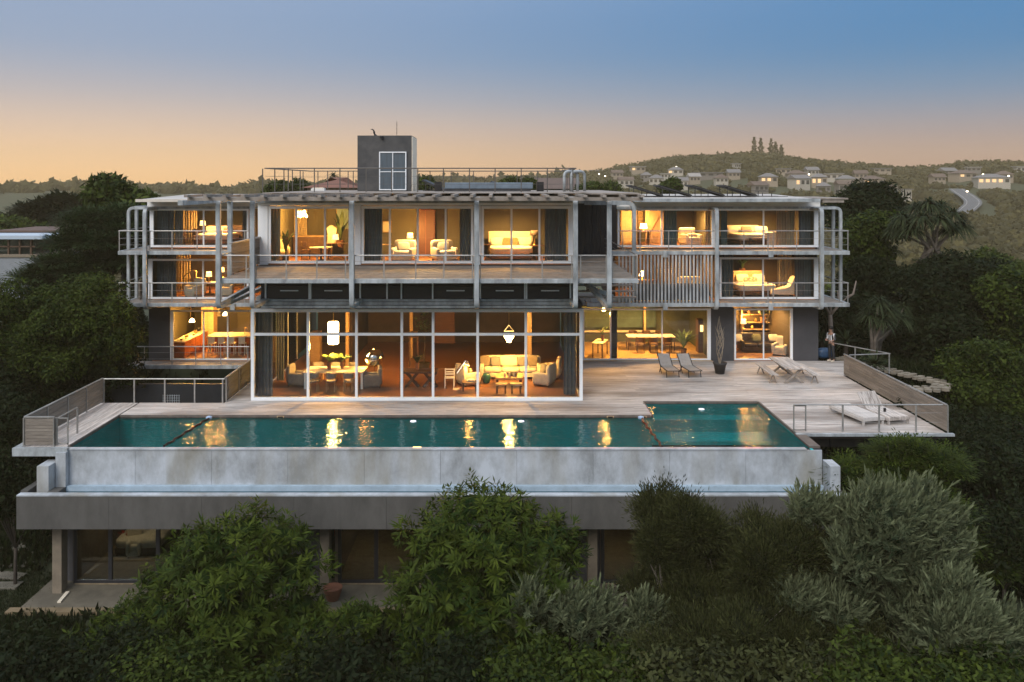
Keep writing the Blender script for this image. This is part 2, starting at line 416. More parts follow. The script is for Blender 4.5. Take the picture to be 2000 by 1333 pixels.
# ------------------------------------------------------------------ pool
PX0, PX1, PY0, PY1, PYB, NX = -15.05, 10.87, 28.55, 32.5, 34.5, 6.05
pool = thing('swimming_pool', 'long teal infinity pool with a wide end bay set into the timber deck', 'swimming pool', (-2, 30, -1.6))
def pp(mb, name, m, par=pool, **k): return mb.build(name, m, par, world=True, **k)
b = MB(); b.box(PX0-.05,PX1+.1,PY0+.02,PY1,-1.75,-1.6); b.box(NX,PX1+.1,PY1,PYB,-1.2,-1.05)
b.box(PX0-.1,PX0,PY0+.02,PY1,-1.6,-.1); b.box(PX0,NX,PY1,PY1+.1,-1.6,-.1); b.box(NX-.1,NX,PY1+.1,PYB,-1.2,-.1); b.box(NX,PX1,PYB,PYB+.1,-1.2,-.1); b.box(PX1,PX1+.1,PY0+.02,PYB,-1.6,-.1)
b.box(NX+.02,PX1-.02,33.75,PYB-.01,-1.05,-.55)
pp(b, 'basin', M_basin)
b = MB(); b.box(PX0-.28,PX1+.38,PY0+.03,PY0+.2,-1.62,-.105); pp(b, 'infinity_wall', M_panel)
for i in range(10):
    x0 = PX0-.28+i*2.658; pp(MB().box(x0, x0+2.65, PY0-.02, PY0+.028, -1.62, -.107, [.55,.3,.75,.4,.8,.6,.35,.65,.95,.9][i]), 'wall_panel', M_conc)
cop = MB(); t = 0
for i in range(28):
    x0 = PX0-.28+i*.93
    if x0 > PX1: break
    c = MB().box(x0, min(x0+.922, PX1+.36), PY0-.05, PY0+.16, -.10, -.052, random.uniform(.1,.9))
    pp(c, 'coping_stone', M_conc)
b = MB(); b.box(PX1,PX1+.38,PY0+.17,30.18,-.1,-.02,.3); b.box(PX1+.02,PX1+.08,30.2,PYB,-.1,.006,.3); b.box(PX0-.06,PX0-.005,PY0+.17,PY1,-.1,.006,.3)
b.box(NX+.01,PX1,PYB-.001,PYB+.05,-.12,.004,.3); b.box(PX0,NX-.06,PY1-.05,PY1-.003,-.12,.004,.3); b.box(NX,NX+.05,PY1-.05,PYB,-.12,.004,.3)
pp(b, 'pool_edging', mat('brown_pool_edging', (.12,.10,.085), .7, var=.3, scale=3))
b = MB(); b.box(PX1+.1,PX1+.38,PY0+.21,30.3,-2.3,-.12,.4); pp(b, 'end_wall', M_conc)
for (x0, x1) in ((-15.75,-15.35), (11.28,11.62)):
    b = MB(); b.box(x0,x1,27.9,28.6,-1.5,-.45,.15); pp(b, 'fin', M_conc)
b = MB(); b.box(-15.33,-14.98,28.3,28.5,-1.3,-.12,.2); pp(b, 'fin', M_conc)
for i in range(9):
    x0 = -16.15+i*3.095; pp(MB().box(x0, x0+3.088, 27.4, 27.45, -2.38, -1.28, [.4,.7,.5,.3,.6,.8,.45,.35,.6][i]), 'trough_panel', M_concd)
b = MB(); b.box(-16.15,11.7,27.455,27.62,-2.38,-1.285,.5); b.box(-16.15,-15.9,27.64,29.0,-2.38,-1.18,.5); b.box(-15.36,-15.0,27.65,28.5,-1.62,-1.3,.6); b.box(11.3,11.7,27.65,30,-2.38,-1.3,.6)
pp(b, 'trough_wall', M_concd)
b = MB(); b.box(-16.14,11.68,27.385,27.63,-1.277,-1.235,.8); pp(b, 'trough_rim', M_conc)
b = MB(); b.box(-15.88,11.28,27.65,28.52,-2.3,-1.72,.6); b.box(-15.0,11.25,28.36,28.525,-1.715,-1.30,.7); pp(b, 'trough_floor', mat('blue_grey_concrete', (.36,.46,.54), .6, var=.15))
w = MB(); w.add([(PX0,PY0+.16,-.085),(PX1,PY0+.16,-.085),(PX1,PYB,-.085),(NX,PYB,-.085),(NX,PY1,-.085),(PX0,PY1,-.085)], [(0,1,2,3,4,5)])
tag(w.build('water', M_water), kind='structure')
w = MB(); w.add([(-15.9,27.64,-1.47),(11.3,27.64,-1.47),(11.3,28.355,-1.47),(-15.9,28.355,-1.47)], [(0,1,2,3)])
tag(w.build('trough_water', glass_mat('trough_water', (.35,.60,.66), 1.33, .02)), kind='structure')
# lane covers: the two dark lines across the pool
def lane(xa, ya, xb, yb, lab):
    t = thing('pool_cleaner_hose', lab, 'pool hose', (xa, ya, -.06))
    pts = [(xa+(xb-xa)*k/24+math.sin(k*1.3)*.035, ya+(yb-ya)*k/24, -.065+.012*math.sin(k*2.1)) for k in range(25)]
    MB().tube(pts, .045, 7).build('hose', M_black, t, world=True)
    MB().lathe([(0,-.04),(.11,-.03),(.12,.03),(.06,.06),(0,.06)], (xa, ya-.05, -.05)).build('float', mat('pale_blue_float', (.35,.5,.7), .4), t, world=True)
lane(X(410,32.4), 32.35, X(322,28.9), 28.85, 'dark floating hose slanting across the shallow west end of the lap lane')
lane(X(1251,32.4), 32.35, X(1292,28.9), 28.8, 'dark floating hose where the lap lane meets the wide bay')
for px, py, Y in ((650,878,28.72), (815,878,28.72), (995,878,28.72)):
    l = MB().box(X(px,Y)-.14, X(px,Y)+.14, Y-.10, Y-.04, -.05, -.025).build('edge_light', mat('amber_edge_light', (.9,.5,.2), .3, emit=(1,.55,.2), estr=2.0), pool, world=True)
for px, py, Y in ((807,818,31.9), (1018,818,31.9), (1370,800,33.6)):
    l = MB().lathe([(0,0),(.12,.0),(.12,.02),(0,.03)], (X(px,Y), Y, -.082)).build('floating_light', mat('white_float_light', (.8,.85,.9), .3, emit=(.8,.9,1), estr=.5), pool, world=True)
for px in (548, 1192, 1256):
    bx_ = MB(); x = X(px, 32.45)
    bx_.box(x-.14, x+.14, 32.43, 32.448, -.12, -.02).build('skimmer_frame', M_oak, pool, world=True)
    MB().box(x-.1, x+.1, 32.42, 32.428, -.1, -.04).build('skimmer_opening', M_black, pool, world=True)

# ------------------------------------------------------------------ the house
house = thing('modernist_house', 'wide three storey glass and steel house with pale bent posts above a pool deck', 'house', (-1, 42.4, 0))
def hp(mb, name, m, kind=None, **k):
    o = mb.build(name, m, house, world=True, **k)
    if kind: o['kind'] = kind
    return o
FY, BY, CF, CE, GB = 42.4, 41.0, 36.9, 31.6, 34.7     # wing facade, wing balcony edge, centre facade, centre balcony edge, glass box
def window(x0, x1, z0, z1, Y, mulls=(), trans=(), fw=.075, dep=.10, m=None, glass=None, thick=None, jl=0, jr=0):
    """white frame as the part, each pane its own sub-part"""
    m = m or M_frame; glass = glass or M_glass; thick = thick or fw*.8
    f = MB(); f.box(x0,x1,Y-dep/2,Y+dep/2,z0,z0+fw); f.box(x0,x1,Y-dep/2,Y+dep/2,z1-fw,z1)
    f.box(x0,x0+fw+jl,Y-dep/2,Y+dep/2,z0+fw,z1-fw); f.box(x1-fw-jr,x1,Y-dep/2,Y+dep/2,z0+fw,z1-fw)
    xs = [x0+fw+jl]; zs = [z0+fw]
    for q in mulls: f.box(q-thick/2,q+thick/2,Y-dep*.42,Y+dep*.42,z0+fw,z1-fw); xs.append(q)
    for q in trans: f.box(x0+fw,x1-fw,Y-dep*.40,Y+dep*.40,q-thick/2,q+thick/2)
    w_ = f.build('window', m, house, world=True, bevel=.008)
    xe = [x0+fw+jl]+[q for q in mulls]+[x1-fw-jr]; ze = [z0+fw]+list(trans)+[z1-fw]
    for i in range(len(xe)-1):
        for j in range(len(ze)-1):
            a = xe[i]+(thick/2 if i else 0); b_ = xe[i+1]-(thick/2 if i < len(xe)-2 else 0)
            c = ze[j]+(thick/2 if j else 0); d = ze[j+1]-(thick/2 if j < len(ze)-2 else 0)
            off = .012 if i % 2 else -.012
            p = MB().box(a+.001,b_-.001,Y+off-.005,Y+off+.005,c+.001,d-.001).build('pane', glass, w_)
            p.parent = w_; p.matrix_parent_inverse = Matrix()
    return w_
def room(x0, x1, y0, y1, z0, z1, wall=None, floor=None, ceil=None, back=True):
    wall = wall or M_int; floor = floor or M_floor; ceil = ceil or M_ceil
    if back: hp(MB().box(x0,x1,y1,y1+.15,z0,z1), 'back_wall', wall)
    hp(MB().box(x0-.14,x0,y0+.12,y1,z0,z1), 'side_wall', wall); hp(MB().box(x1,x1+.14,y0+.12,y1,z0,z1), 'side_wall', wall)
    hp(MB().box(x0,x1,y0-.08,y1,z0-.02,z0+.012), 'room_floor', floor); hp(MB().box(x0,x1,y0+.12,y1,z1-.03,z1), 'ceiling', ceil)
Z1, Z2 = 3.16, 5.84
LW0, LW1, RW0, RW1 = X(293,FY), -10.6, 6.05, X(1597,FY)
# wing shells ------------------------------------------------
for (x0, x1) in ((LW0, LW1), (RW0, RW1)):
    hp(MB().box(x0,x1,FY+.1,47.8,Z1-.26,Z1-.02), 'floor_slab', M_dark); hp(MB().box(x0,x1,FY+.1,47.8,Z2-.24,Z2-.02), 'floor_slab', M_dark)
    hp(MB().box(x0-.02,x0+.12,FY+.12,47.9,-.3,8.2), 'end_wall', M_dark) if x0 < 0 else hp(MB().box(x1-.12,x1+.02,FY+.12,47.9,-.3,8.2), 'end_wall', M_dark)
# centre shell
hp(MB().box(-10.85,3.4,CF-.05,47.8,5.28,5.52), 'floor_slab', M_dark)
hp(MB().box(-10.85,3.4,CF+.12,47.8,8.2,8.42), 'ceiling_slab', M_white)
hp(MB().box(-10.9,-10.7,CF+.1,47.8,5.55,8.3), 'side_wall', M_white); hp(MB().box(3.25,3.42,CF+.1,47.8,5.55,8.3), 'side_wall', M_white)
hp(MB().box(-10.5,3.54,GB+.1,42.3,3.92,4.1), 'glass_box_roof', M_dark)
# centre middle band: dark panels with pull handles
BYD = 33.5
hp(MB().box(X(508,BYD),X(1122,BYD),BYD+.12,CF+2,4.1,5.3), 'middle_wall', M_dark)
xs = [X(p,BYD) for p in (521, 602, 609, 686, 706, 754, 781, 787, 842, 849, 923, 941, 1023, 1030, 1111)]
for i in (0,2,4,5,7,9,11,13):
    a, b_ = xs[i], xs[i+1] if i+1 < len(xs) else X(1111,BYD)
    p = hp(MB().box(a,b_,BYD,BYD+.1,4.5,4.98), 'dark_panel', M_panel)
    if i in (0,2,9,11,13):
        c = (a+b_)/2+.08
        q = MB().box(c-.37,c+.37,BYD-.05,BYD-.01,4.78,4.825).build('bar_handle', M_frame, p); q.matrix_parent_inverse = Matrix()
for x in (X(519,BYD), X(604,BYD), X(607,BYD), X(688.5,BYD), X(703.5,BYD), X(756,BYD), X(784,BYD), X(845,BYD), X(926,BYD), X(938,BYD), X(1025,BYD), X(1028.5,BYD), X(1114,BYD)):
    hp(MB().box(x-.03,x+.03,BYD-.04,BYD+.05,4.45,5.25), 'panel_stile', M_frame)
for z0, z1, d in ((4.38,4.46,-.08), (4.22,4.36,.0), (4.10,4.20,-.10)):
    hp(MB().box(X(511,BYD),X(1120,BYD),BYD+d,BYD+.11,z0,z1), 'ledge_rail', M_steel)
# glass box ----------------------------------------------------
gx = [X(p,GB) for p in (491, 602, 696.5, 785, 846, 933, 1027, 1138)]
window(gx[0], gx[-1], .0, 3.88, GB, gx[1:-1], (2.80,), fw=.14, dep=.16, thick=.11)
hp(MB().box(gx[-1]-.12,gx[-1],GB+.1,42.3,0,.14), 'sill', M_frame); hp(MB().box(gx[-1]-.12,gx[-1],GB+.1,42.3,3.75,3.88), 'head_rail', M_frame)
for k, y in enumerate((36.6, 38.5, 40.4, 42.2)):
    hp(MB().box(gx[-1]-.1,gx[-1]-.02,y-.05,y+.05,.15,3.74), 'side_mullion', M_frame); hp(MB().box(gx[0]+.02,gx[0]+.1,y-.05,y+.05,.15,3.74), 'side_mullion', M_frame)
hp(MB().box(gx[-1]-.08,gx[-1]-.06,GB+.12,42.2,.15,3.74), 'side_glass', M_glasst); hp(MB().box(gx[0]+.06,gx[0]+.08,GB+.12,42.2,.15,3.74), 'side_glass', M_glasst)
# wing windows -------------------------------------------------
w_up = (5.88, Z(408,FY))
window(X(293,FY), X(486,FY), *w_up, FY, [X(398,FY)], fw=.10, jl=.10)
window(X(290,FY), X(486,FY), 3.2, Z(506,FY), FY, [X(397,FY)], fw=.10, jl=.12)
window(X(333,FY), X(493,FY), 0.04, Z(606,FY), FY, [X(398,FY), X(445,FY)], fw=.085, jl=.08)
window(X(1206,FY), X(1393,FY), *w_up, FY, [X(1292,FY)], fw=.10)
window(X(1397,FY), X(1598,FY), *w_up, FY, [X(1491,FY)], fw=.10, jr=.12)
window(X(1405,FY), X(1598,FY), 3.2, Z(503,FY), FY, [X(1490,FY)], fw=.10, jr=.12)
window(X(1138,FY), X(1388,FY), .04, Z(603,FY), FY, [X(1192.5,FY), X(1293,FY)], fw=.085, jr=.1)
window(X(1434,FY), X(1548,FY), .04, Z(603,FY), FY, [X(1491,FY)], fw=.085, jr=.05)
hp(MB().box(X(1194,FY+.1),X(1205,FY+.1),FY+.06,FY+.3,.1,2.6), 'inner_column', M_dark)
# dark plaster walls at ground level
hp(MB().box(X(291,FY),X(332,FY),FY-.03,FY+.12,-.3,2.75), 'plaster_wall', M_dark)
hp(MB().box(X(1389,FY),X(1433,FY),FY-.03,FY+.12,0,2.75), 'plaster_wall', M_dark)
hp(MB().box(X(1549,FY),RW1+.02,FY-.03,FY+.12,0,2.75), 'plaster_wall', M_dark)
# white fascia and heads of the wings
for (x0, x1) in ((LW0-.05, -10.4), (RW0-.6, RW1+.05)):
    hp(MB().box(x0,x1,FY-.22,FY+.1,w_up[1]+.01,8.26), 'fascia_panel', M_white)
    hp(MB().box(x0-.05,x1+.05,FY-.30,FY-.24,w_up[1]+.0,w_up[1]+.12), 'head_rail', M_steel)
hp(MB().box(X(1393,FY)+.01,X(1397,FY)-.01,FY-.06,FY+.06,5.86,w_up[1]), 'jamb', M_frame)
hp(MB().box(X(1400,FY),X(1404,FY),FY-.06,FY+.06,3.1,Z(503,FY)), 'jamb', M_frame)
# dark boarded wall between centre and right wing
for i in range(12):
    x = 3.52+i*.21
    hp(MB().box(x,x+.2,42.05+.02*(i%2),42.2,5.5,8.15), 'wall_board', mat('dark_wall_boards', (.022,.02,.022), .7, var=.3))
hp(MB().box(3.5,6.1,42.0,42.25,8.16,8.5), 'fascia_panel', M_white)
# centre upper windows
cw0, cw1 = 5.58, Z(403,CF)
hp(MB().box(X(505,CF),X(524,CF),CF-.09,CF+.05,cw0-.05,cw1+.02), 'jamb_panel', M_frame)
window(X(524.5,CF), X(686,CF), cw0, cw1, CF, [X(579,CF), X(635,CF)], fw=.12, thick=.09)
hp(MB().box(X(690,CF),X(705,CF),CF-.09,CF+.05,cw0-.05,cw1+.02), 'jamb_panel', M_frame)
window(X(706,CF), X(925,CF), cw0, cw1, CF, [X(761.5,CF), X(816,CF), X(870.5,CF)], fw=.12, thick=.09)
window(X(940,CF), X(1120,CF), cw0, cw1, CF, [X(999,CF), X(1053.5,CF)], fw=.12, thick=.09, jr=.12)
hp(MB().box(X(926,CF),X(939,CF),CF-.09,CF+.05,cw0-.05,cw1+.02), 'jamb_panel', M_frame)
hp(MB().box(X(505,CF),X(1122,CF),CF-.14,CF+.05,cw1+.03,8.30), 'head_panel', M_frame)
hp(MB().box(X(500,CF),X(1124,CF),CF-.3,CF-.1,8.31,8.52), 'head_beam', M_steel)
# roofs ---------------------------------------------------------
hp(MB().prism([(40.85,8.28),(40.85,8.40),(47.9,8.56),(47.9,8.42)], 'x', X(1238,BY), X(1596,BY)), 'roof', M_roofw)
hp(MB().box(X(1238,BY)-.02,X(1598,BY),40.70,40.83,8.26,8.43), 'gutter', M_steel)
hp(MB().box(X(1598,BY)+.02,17.9,42.0,46.5,8.36,8.44), 'roof_overhang', M_teak); hp(MB().box(16.6,17.7,42.05,46.4,8.2,8.34), 'overhang_soffit', M_teak)
hp(MB().prism([(40.85,8.28),(40.85,8.38),(47.9,8.56),(47.9,8.42)], 'x', X(272,BY), -10.9), 'roof', M_roofw)
hp(MB().box(X(270,BY),-11.1,40.68,40.83,8.26,8.40), 'gutter', mat('cream_gutter', (.62,.56,.48), .6, var=.1))
# centre roof with terrace and rafters
hp(MB().box(-10.9,3.6,CF-.3,46,8.52,8.66), 'roof', M_teak)
hp(MB().box(-11.8,5.45,31.0,31.18,8.53,8.66), 'eaves_beam', M_teak); hp(MB().box(-11.6,5.4,33.4,33.56,8.53,8.66), 'eaves_beam', M_teak)
hp(MB().box(-10.6,5.3,36.2,36.4,8.50,8.64), 'eaves_beam', M_steel)
x = -11.75; i = 0
rnd = random.Random(3)
while x < 5.3:
    y1 = 33.6 if x < -10.4 else 36.9
    hp(MB().box(x,x+.13,30.55+rnd.uniform(-.05,.05),y1,8.665,8.76+rnd.uniform(-.01,.01)), 'rafter', M_teak); x += .71
hp(MB().box(-9.9,3.5,34.2,45.8,8.765,8.80), 'terrace_floor', M_teak)
hp(MB().box(3.5,5.4,31.4,44,8.765,8.82), 'roof_decking', M_teak)
# wing balconies -------------------------------------------------
def balcony(x0, x1, zt, yb, th=.19, inner=FY):
    hp(MB().box(x0,x1,yb,yb+.14,zt-th,zt), 'balcony_edge', M_steel, bevel=.01)
    hp(MB().box(x0+.02,x1-.02,yb+.15,inner-.06,zt-.10,zt-.02), 'balcony_floor', M_teak)
balcony(X(230,BY), -11.0, 5.80, BY); balcony(X(245,BY)-.3, -11.0, 3.19, BY)
balcony(5.6, X(1660,BY), 5.80, BY); balcony(4.4, X(1660,BY), 3.19, BY)
for zt in (5.80, 3.19):
    hp(MB().box(RW1+.1,X(1660,BY)-.03,FY-.04,46.5,zt-.1,zt-.02), 'balcony_floor', M_teak); hp(MB().box(X(1660,BY)-.15,X(1660,BY)-.01,BY+.15,46.5,zt-.19,zt), 'balcony_edge', M_steel)
    hp(MB().box(X(232,BY),LW0-.1,FY-.04,46.5,zt-.1,zt-.02), 'balcony_floor', M_teak); hp(MB().box(X(230,BY)+.01,X(230,BY)+.14,BY+.15,46.5,zt-.19,zt), 'balcony_edge', M_steel)
hp(MB().box(X(205,BY)+1.2,-11.0,BY+.1,BY+.24,-.12,.06), 'balcony_edge', M_steel); hp(MB().box(X(240,BY),-10.7,BY+.25,FY-.05,-.08,.0), 'balcony_floor', M_teak)
# centre balcony
hp(MB().box(-10.8,5.38,CE,CE+.18,5.33,5.50), 'balcony_edge', M_steel, bevel=.01)
hp(MB().box(-10.78,3.42,CE+.19,CF-.1,5.34,5.455), 'balcony_soffit', M_steel); hp(MB().box(3.43,5.36,CE+.19,42.0,5.34,5.455), 'balcony_soffit', M_steel)
pb = planks('centre_balcony', [(-10.78,3.44,CE+.19,CF-.1),(3.44,5.36,CE+.19,42.0)], 'x', M_deck, z=5.49, bw=.13)
hp(pb, 'balcony_boards', M_clad, kind='stuff')
# bent steel posts -------------------------------------------------
def bent(x, yf, yb, z0, z1, w=.18, t=.15, yb0=None):
    yb0 = yb0 or yb
    return hp(MB().sweep(arc_path([(x,yb,z1),(x,yf,z1),(x,yf,z0),(x,yb0,z0)], .26), w, t), 'bent_post', M_steel, bevel=.015)
PY_ = CE-.12
for px, yb, yb0 in ((426.5,37.2,37.4), (493,33.8,33.45), (687,33.8,33.45), (931,33.8,33.45), (1124,33.8,33.45), (1190,37.0,40.8)):
    bent(X(px,PY_), PY_, yb, Z(601,PY_), 8.56, yb0=yb0)
PB = BY-.12
for px in (283, 1400, 1605): bent(X(px,PB), PB, FY-.1, 2.93, Z(409,PB), w=.19)
for s, xe, xp in ((-1,-19.0,X(283,PB)), (1,17.5,X(1605,PB))):
    hp(MB().sweep(arc_path([(xp,42.0,7.92),(xe,42.0,7.92),(xe,42.0,2.95)], .28), .14, .15), 'bent_post', M_steel, bevel=.015)
    hp(MB().box(xe-.07,xe+.07,42.85,42.99,2.95,7.85), 'post', M_steel); hp(MB().box(xe-.09,xe+.09,42.86,45.5,7.86,8.0), 'post_tie', M_steel)
hp(MB().sweep(arc_path([(4.3,41.3,8.2),(6.8,41.3,8.2),(6.8,41.3,3.3),(4.6,41.3,3.3)], .4), .16, .2), 'bent_post', M_steel)
hp(MB().box(-12.95,-12.75,39.0,39.2,4.5,8.5), 'post', M_steel); hp(MB().box(-12.95,-12.75,33.0,39,8.3,8.5), 'post_tie', M_steel)
for px in (1299, 1505, 455):                              # small clamp brackets on the slab edges
    for z in (5.70, 3.06): hp(MB().box(X(px,BY)-.12,X(px,BY)+.12,BY-.1,BY-.01,z-.22,z+.12), 'bracket', M_steel, bevel=.02)
hp(MB().box(-10.4,-10.2,35,41,4.15,4.35), 'tie_beam', M_steel)
for a in ((-10.85,31.7,4.5,-10.0,38,5.2), (4.2,31.8,4.4,3.4,36,5.3), (5.0,36,4.2,2.5,36.2,5.3)):
    hp(MB().bar(a[:3], a[3:], .14, .16), 'brace', M_steel)
for k in range(6): hp(MB().box(3.6,6.2,37+k*.55,37.25+k*.55,4.0+k*.2,4.06+k*.2), 'stair_tread', M_teak)
# side boards of centre balcony
for k in range(9):
    hp(MB().box(-10.80,-10.76,33.0,36.8,5.56+k*.13,5.68+k*.13, rnd.random()), 'balustrade_board', M_clad)
hp(MB().box(-10.85,-10.72,32.9,36.85,6.74,6.80), 'handrail', M_rail)
# railings -------------------------------------------------------
def railing(pts, h, post_x, par=None, name='railing', wires=(), r=.026, pr=.022, rm=None):
    rm = rm or M_rail
    """pts: floor polyline; post_x: points of the posts"""
    par = par or house
    rl_ = MB().tube([Vector(p)+Vector((0,0,h)) for p in pts], r, 8).build(name, rm, par, world=True)
    for p in post_x:
        q = MB().box(p[0]-pr,p[0]+pr,p[1]-pr*.6,p[1]+pr*.6,p[2],p[2]+h-.02).build('rail_post', rm, rl_); q.matrix_parent_inverse = Matrix()
    for z in wires:
        q = MB().tube([Vector(p)+Vector((0,0,z)) for p in pts], .005, 4).build('wire', rm, rl_); q.matrix_parent_inverse = Matrix()
    return rl_
RY = BY+.07
def px_posts(pxs, Y, z): return [(X(p,Y), Y, z) for p in pxs]
wr = (.3,.62)
railing([(X(1208,RY),RY,5.8),(X(1657,RY),RY,5.8),(X(1657,RY),46,5.8)], 1.0, px_posts((1216,1250,1306,1351,1453,1500,1510,1556,1643,1656), RY, 5.8), wires=wr)
railing([(X(1405,RY),RY,3.19),(X(1657,RY),RY,3.19),(X(1657,RY),46,3.19)], 1.0, px_posts((1453,1500,1510,1556,1640,1656), RY, 3.19), wires=wr)
railing([(X(232,RY),46,5.8),(X(232,RY),RY,5.8),(X(486,RY),RY,5.8)], 1.0, px_posts((233,293,336,385,433,478), RY, 5.8), wires=wr)
railing([(X(232,RY),46,3.19),(X(232,RY),RY,3.19),(X(486,RY),RY,3.19)], 1.0, px_posts((233,293,336,384,433,478), RY, 3.19), wires=wr)
RYb = BY+.17
railing([(X(268,RYb),RYb,.06),(X(487,RYb),RYb,.06)], .92, px_posts((282,336,382,431,484), RYb, .06), wires=wr)
for k in range(7):   # boarded back of the lower west balcony
    hp(MB().box(X(250,BY),X(250,BY)+.05,42.2,46,3.2+k*.14,3.33+k*.14, rnd.random()), 'balustrade_board', M_clad)
CY_ = CE+.09
railing([(X(430,CY_),36,5.5),(X(430,CY_),CY_,5.5),(X(1245,CY_),CY_,5.5),(X(1245,CY_),41.5,5.5)], .90,
        px_posts((432,448,481,500,559,619,675,692,750,812,867,923,938,998,1059,1117,1134,1184,1196,1236,1244), CY_, 5.5), wires=(.22,.45,.67))
# roof terrace railing
TY = 36.0; TZ = 8.80
tr = railing([(-10.3,TY,TZ),(3.38,TY,TZ),(3.38,44.5,TZ),(-10.3,44.5,TZ),(-10.3,TY,TZ)], 1.05,
        [(X(p,TY),TY,TZ) for p in (513,563,614,664,715,765,816,866,917,967,1018,1069,1119)]+[(X(p,44.5),44.5,TZ) for p in (592,621,640,680,690,840,881,925,1010,1050)]+[(-10.3,y,TZ) for y in (37.6,39.2,40.8,42.4)]+[(3.38,y,TZ) for y in (37.6,39.2,40.8,42.4)], wires=(.35,.7), rm=mat('dark_rail_steel', (.10,.09,.08), .5, .4))
# tower on the roof ---------------------------------------------
TYF = 40.0; tx0, tx1 = X(698,TYF), X(804,TYF)
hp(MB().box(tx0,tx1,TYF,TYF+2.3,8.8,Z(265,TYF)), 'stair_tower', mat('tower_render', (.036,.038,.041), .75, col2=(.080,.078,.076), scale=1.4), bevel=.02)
hp(MB().box(tx1+.001,tx1+.03,TYF+.03,TYF+2.25,8.8,Z(267,TYF)), 'tower_side_wall', mat('tower_side_cream', (.86,.76,.60), .8, var=.06))  # thin cream sheet, much paler than the tower's front
window(X(741,TYF), X(794,TYF), 8.85, Z(297,TYF), TYF-.06, [X(767.5,TYF)], [9.75], fw=.05, thick=.035, glass=mat('curtained_glass', (.07,.10,.125), .2, var=.2, stretch=(6,1,.3)))
hp(MB().lathe([(0,0),(.09,.0),(.09,.08),(0,.1)], (X(746,TYF),TYF-.1,Z(270,TYF))), 'wall_lamp', M_black)
ant = MB().tube([(X(775,41),41,Z(265,41)),(X(775,41),41,Z(238,41))], .012, 5)
for k in range(3): ant.tube([(X(775,41)-.03,41,Z(260,41)+k*.2),(X(775,41)+.03,41,Z(260,41)+k*.2)], .01, 4)
one(ant, 'antenna', M_black, 'thin aerial mast standing on the roof tower', 'antenna')
# slatted screen of the right wing first floor
x = X(1208,BY)
while x < X(1394,BY):
    w_ = .085
    hp(MB().box(x,x+w_,BY+.02,BY+.10,3.2,5.58), 'screen_slat', M_steel); x += .178
hp(MB().box(X(1245,BY),X(1394,BY),BY+.9,BY+1.0,3.2,4.06), 'parapet', mat('grey_parapet', (.09,.09,.105), .8, var=.1))
# rooms ----------------------------------------------------------
room(LW0+.15, -10.9, FY, 47.6, 5.84, 7.98); room(LW0+.15, -10.9, FY, 47.6, 3.18, 5.56, wall=M_intd)
room(LW0+.15, -10.9, FY, 48.2, .02, 2.85, floor=M_floor, back=True)
room(X(525,CF), X(688,CF), CF, 42, 5.55, 8.25); room(X(706,CF), X(925,CF), CF, 41.5, 5.55, 8.25, wall=M_int); room(X(940,CF), 3.2, CF, 41, 5.55, 8.25)
room(6.2, X(1394,FY), FY, 47, 5.84, 7.98); room(X(1399,FY), RW1-.16, FY, 46.6, 5.84, 7.98)
room(6.0, X(1398,FY), FY-.2, 47, 3.18, 5.56, wall=M_intd); room(X(1406,FY), RW1-.16, FY, 46.6, 3.18, 5.56, wall=M_intd)
room(3.7, X(1390,FY), FY, 47.3, .02, 2.85, floor=M_floor2, wall=mat('green_grey_wall', (.07,.085,.06), .7, var=.3, scale=.8)); room(X(1433,FY), X(1549,FY), FY, 46.5, .02, 2.85, wall=M_intd)
# living hall behind the glass box
hp(MB().box(-10.45,3.5,GB+.1,47.2,-.02,.03), 'hall_floor', mat('hall_timber_floor', (.17,.075,.035), .35, col2=(.24,.11,.05), scale=3, stretch=(.4,7,1)))
hp(MB().box(-10.45,3.5,47.2,47.35,0,3.9), 'hall_back_wall', mat('hall_wall', (.05,.034,.022), .8, col2=(.11,.075,.048), scale=.6))
hp(MB().box(-10.45,3.5,GB+.12,47.2,3.78,3.9), 'hall_ceiling', mat('hall_ceiling', (.10,.07,.045), .8))
hp(MB().box(-10.45,3.5,38.6,38.85,3.35,3.62), 'hall_beam', M_wood); hp(MB().box(1.35,1.6,40.5,40.75,.03,3.6), 'hall_column', M_oak)
hp(MB().box(X(675,41),X(681,41),41,41.2,.03,3.6), 'hall_column', M_oak); hp(MB().box(X(800,43),X(806,43),43,43.2,.03,3.6), 'hall_column', M_oak)
hp(MB().box(X(848,45),X(888,45),45,45.1,.4,2.2), 'timber_screen', mat('brown_screen', (.12,.045,.02), .6, var=.3, stretch=(1,1,8)))
hp(MB().box(X(606,42),X(624,42),42,42.6,.03,1.55), 'cream_cupboard', M_oak)
hp(MB().box(-7.7,-7.55,42.0,47,.03,2.7), 'partition', M_intd)
window(X(815,47), X(838,47), 2.3, 3.7, 47.1, fw=.05, glass=M_glasst)
# lower storey under the trough -----------------------------------
LY = 29.0
hp(MB().box(-15.6,11.5,27.7,40,-2.42,-2.39), 'lower_soffit', M_intd)
for px in (105, 626, 1148):
    x = X(px,28.4); hp(MB().box(x,x+.32,28.3,28.7,-5.06,-2.43), 'concrete_column', mat('ochre_concrete', (.20,.165,.12), .8, var=.2))
hp(MB().box(-16.0,11.6,27.2,29.4,-5.2,-4.98), 'lower_terrace', mat('terrace_paving', (.13,.115,.085), .8, var=.25, scale=1.5))
hp(MB().box(-16.3,11.6,27.0,27.3,-5.2,-4.94), 'terrace_kerb', mat('ochre_kerb', (.20,.15,.085), .8, var=.2))
M_dkf = mat('near_black_frame', (.015,.017,.022), .5)
window(-15.05, -9.4, -4.95, -2.45, LY, [X(216,LY), X(309,LY), -11.0], fw=.12, m=M_dkf, thick=.14, glass=M_glasst)
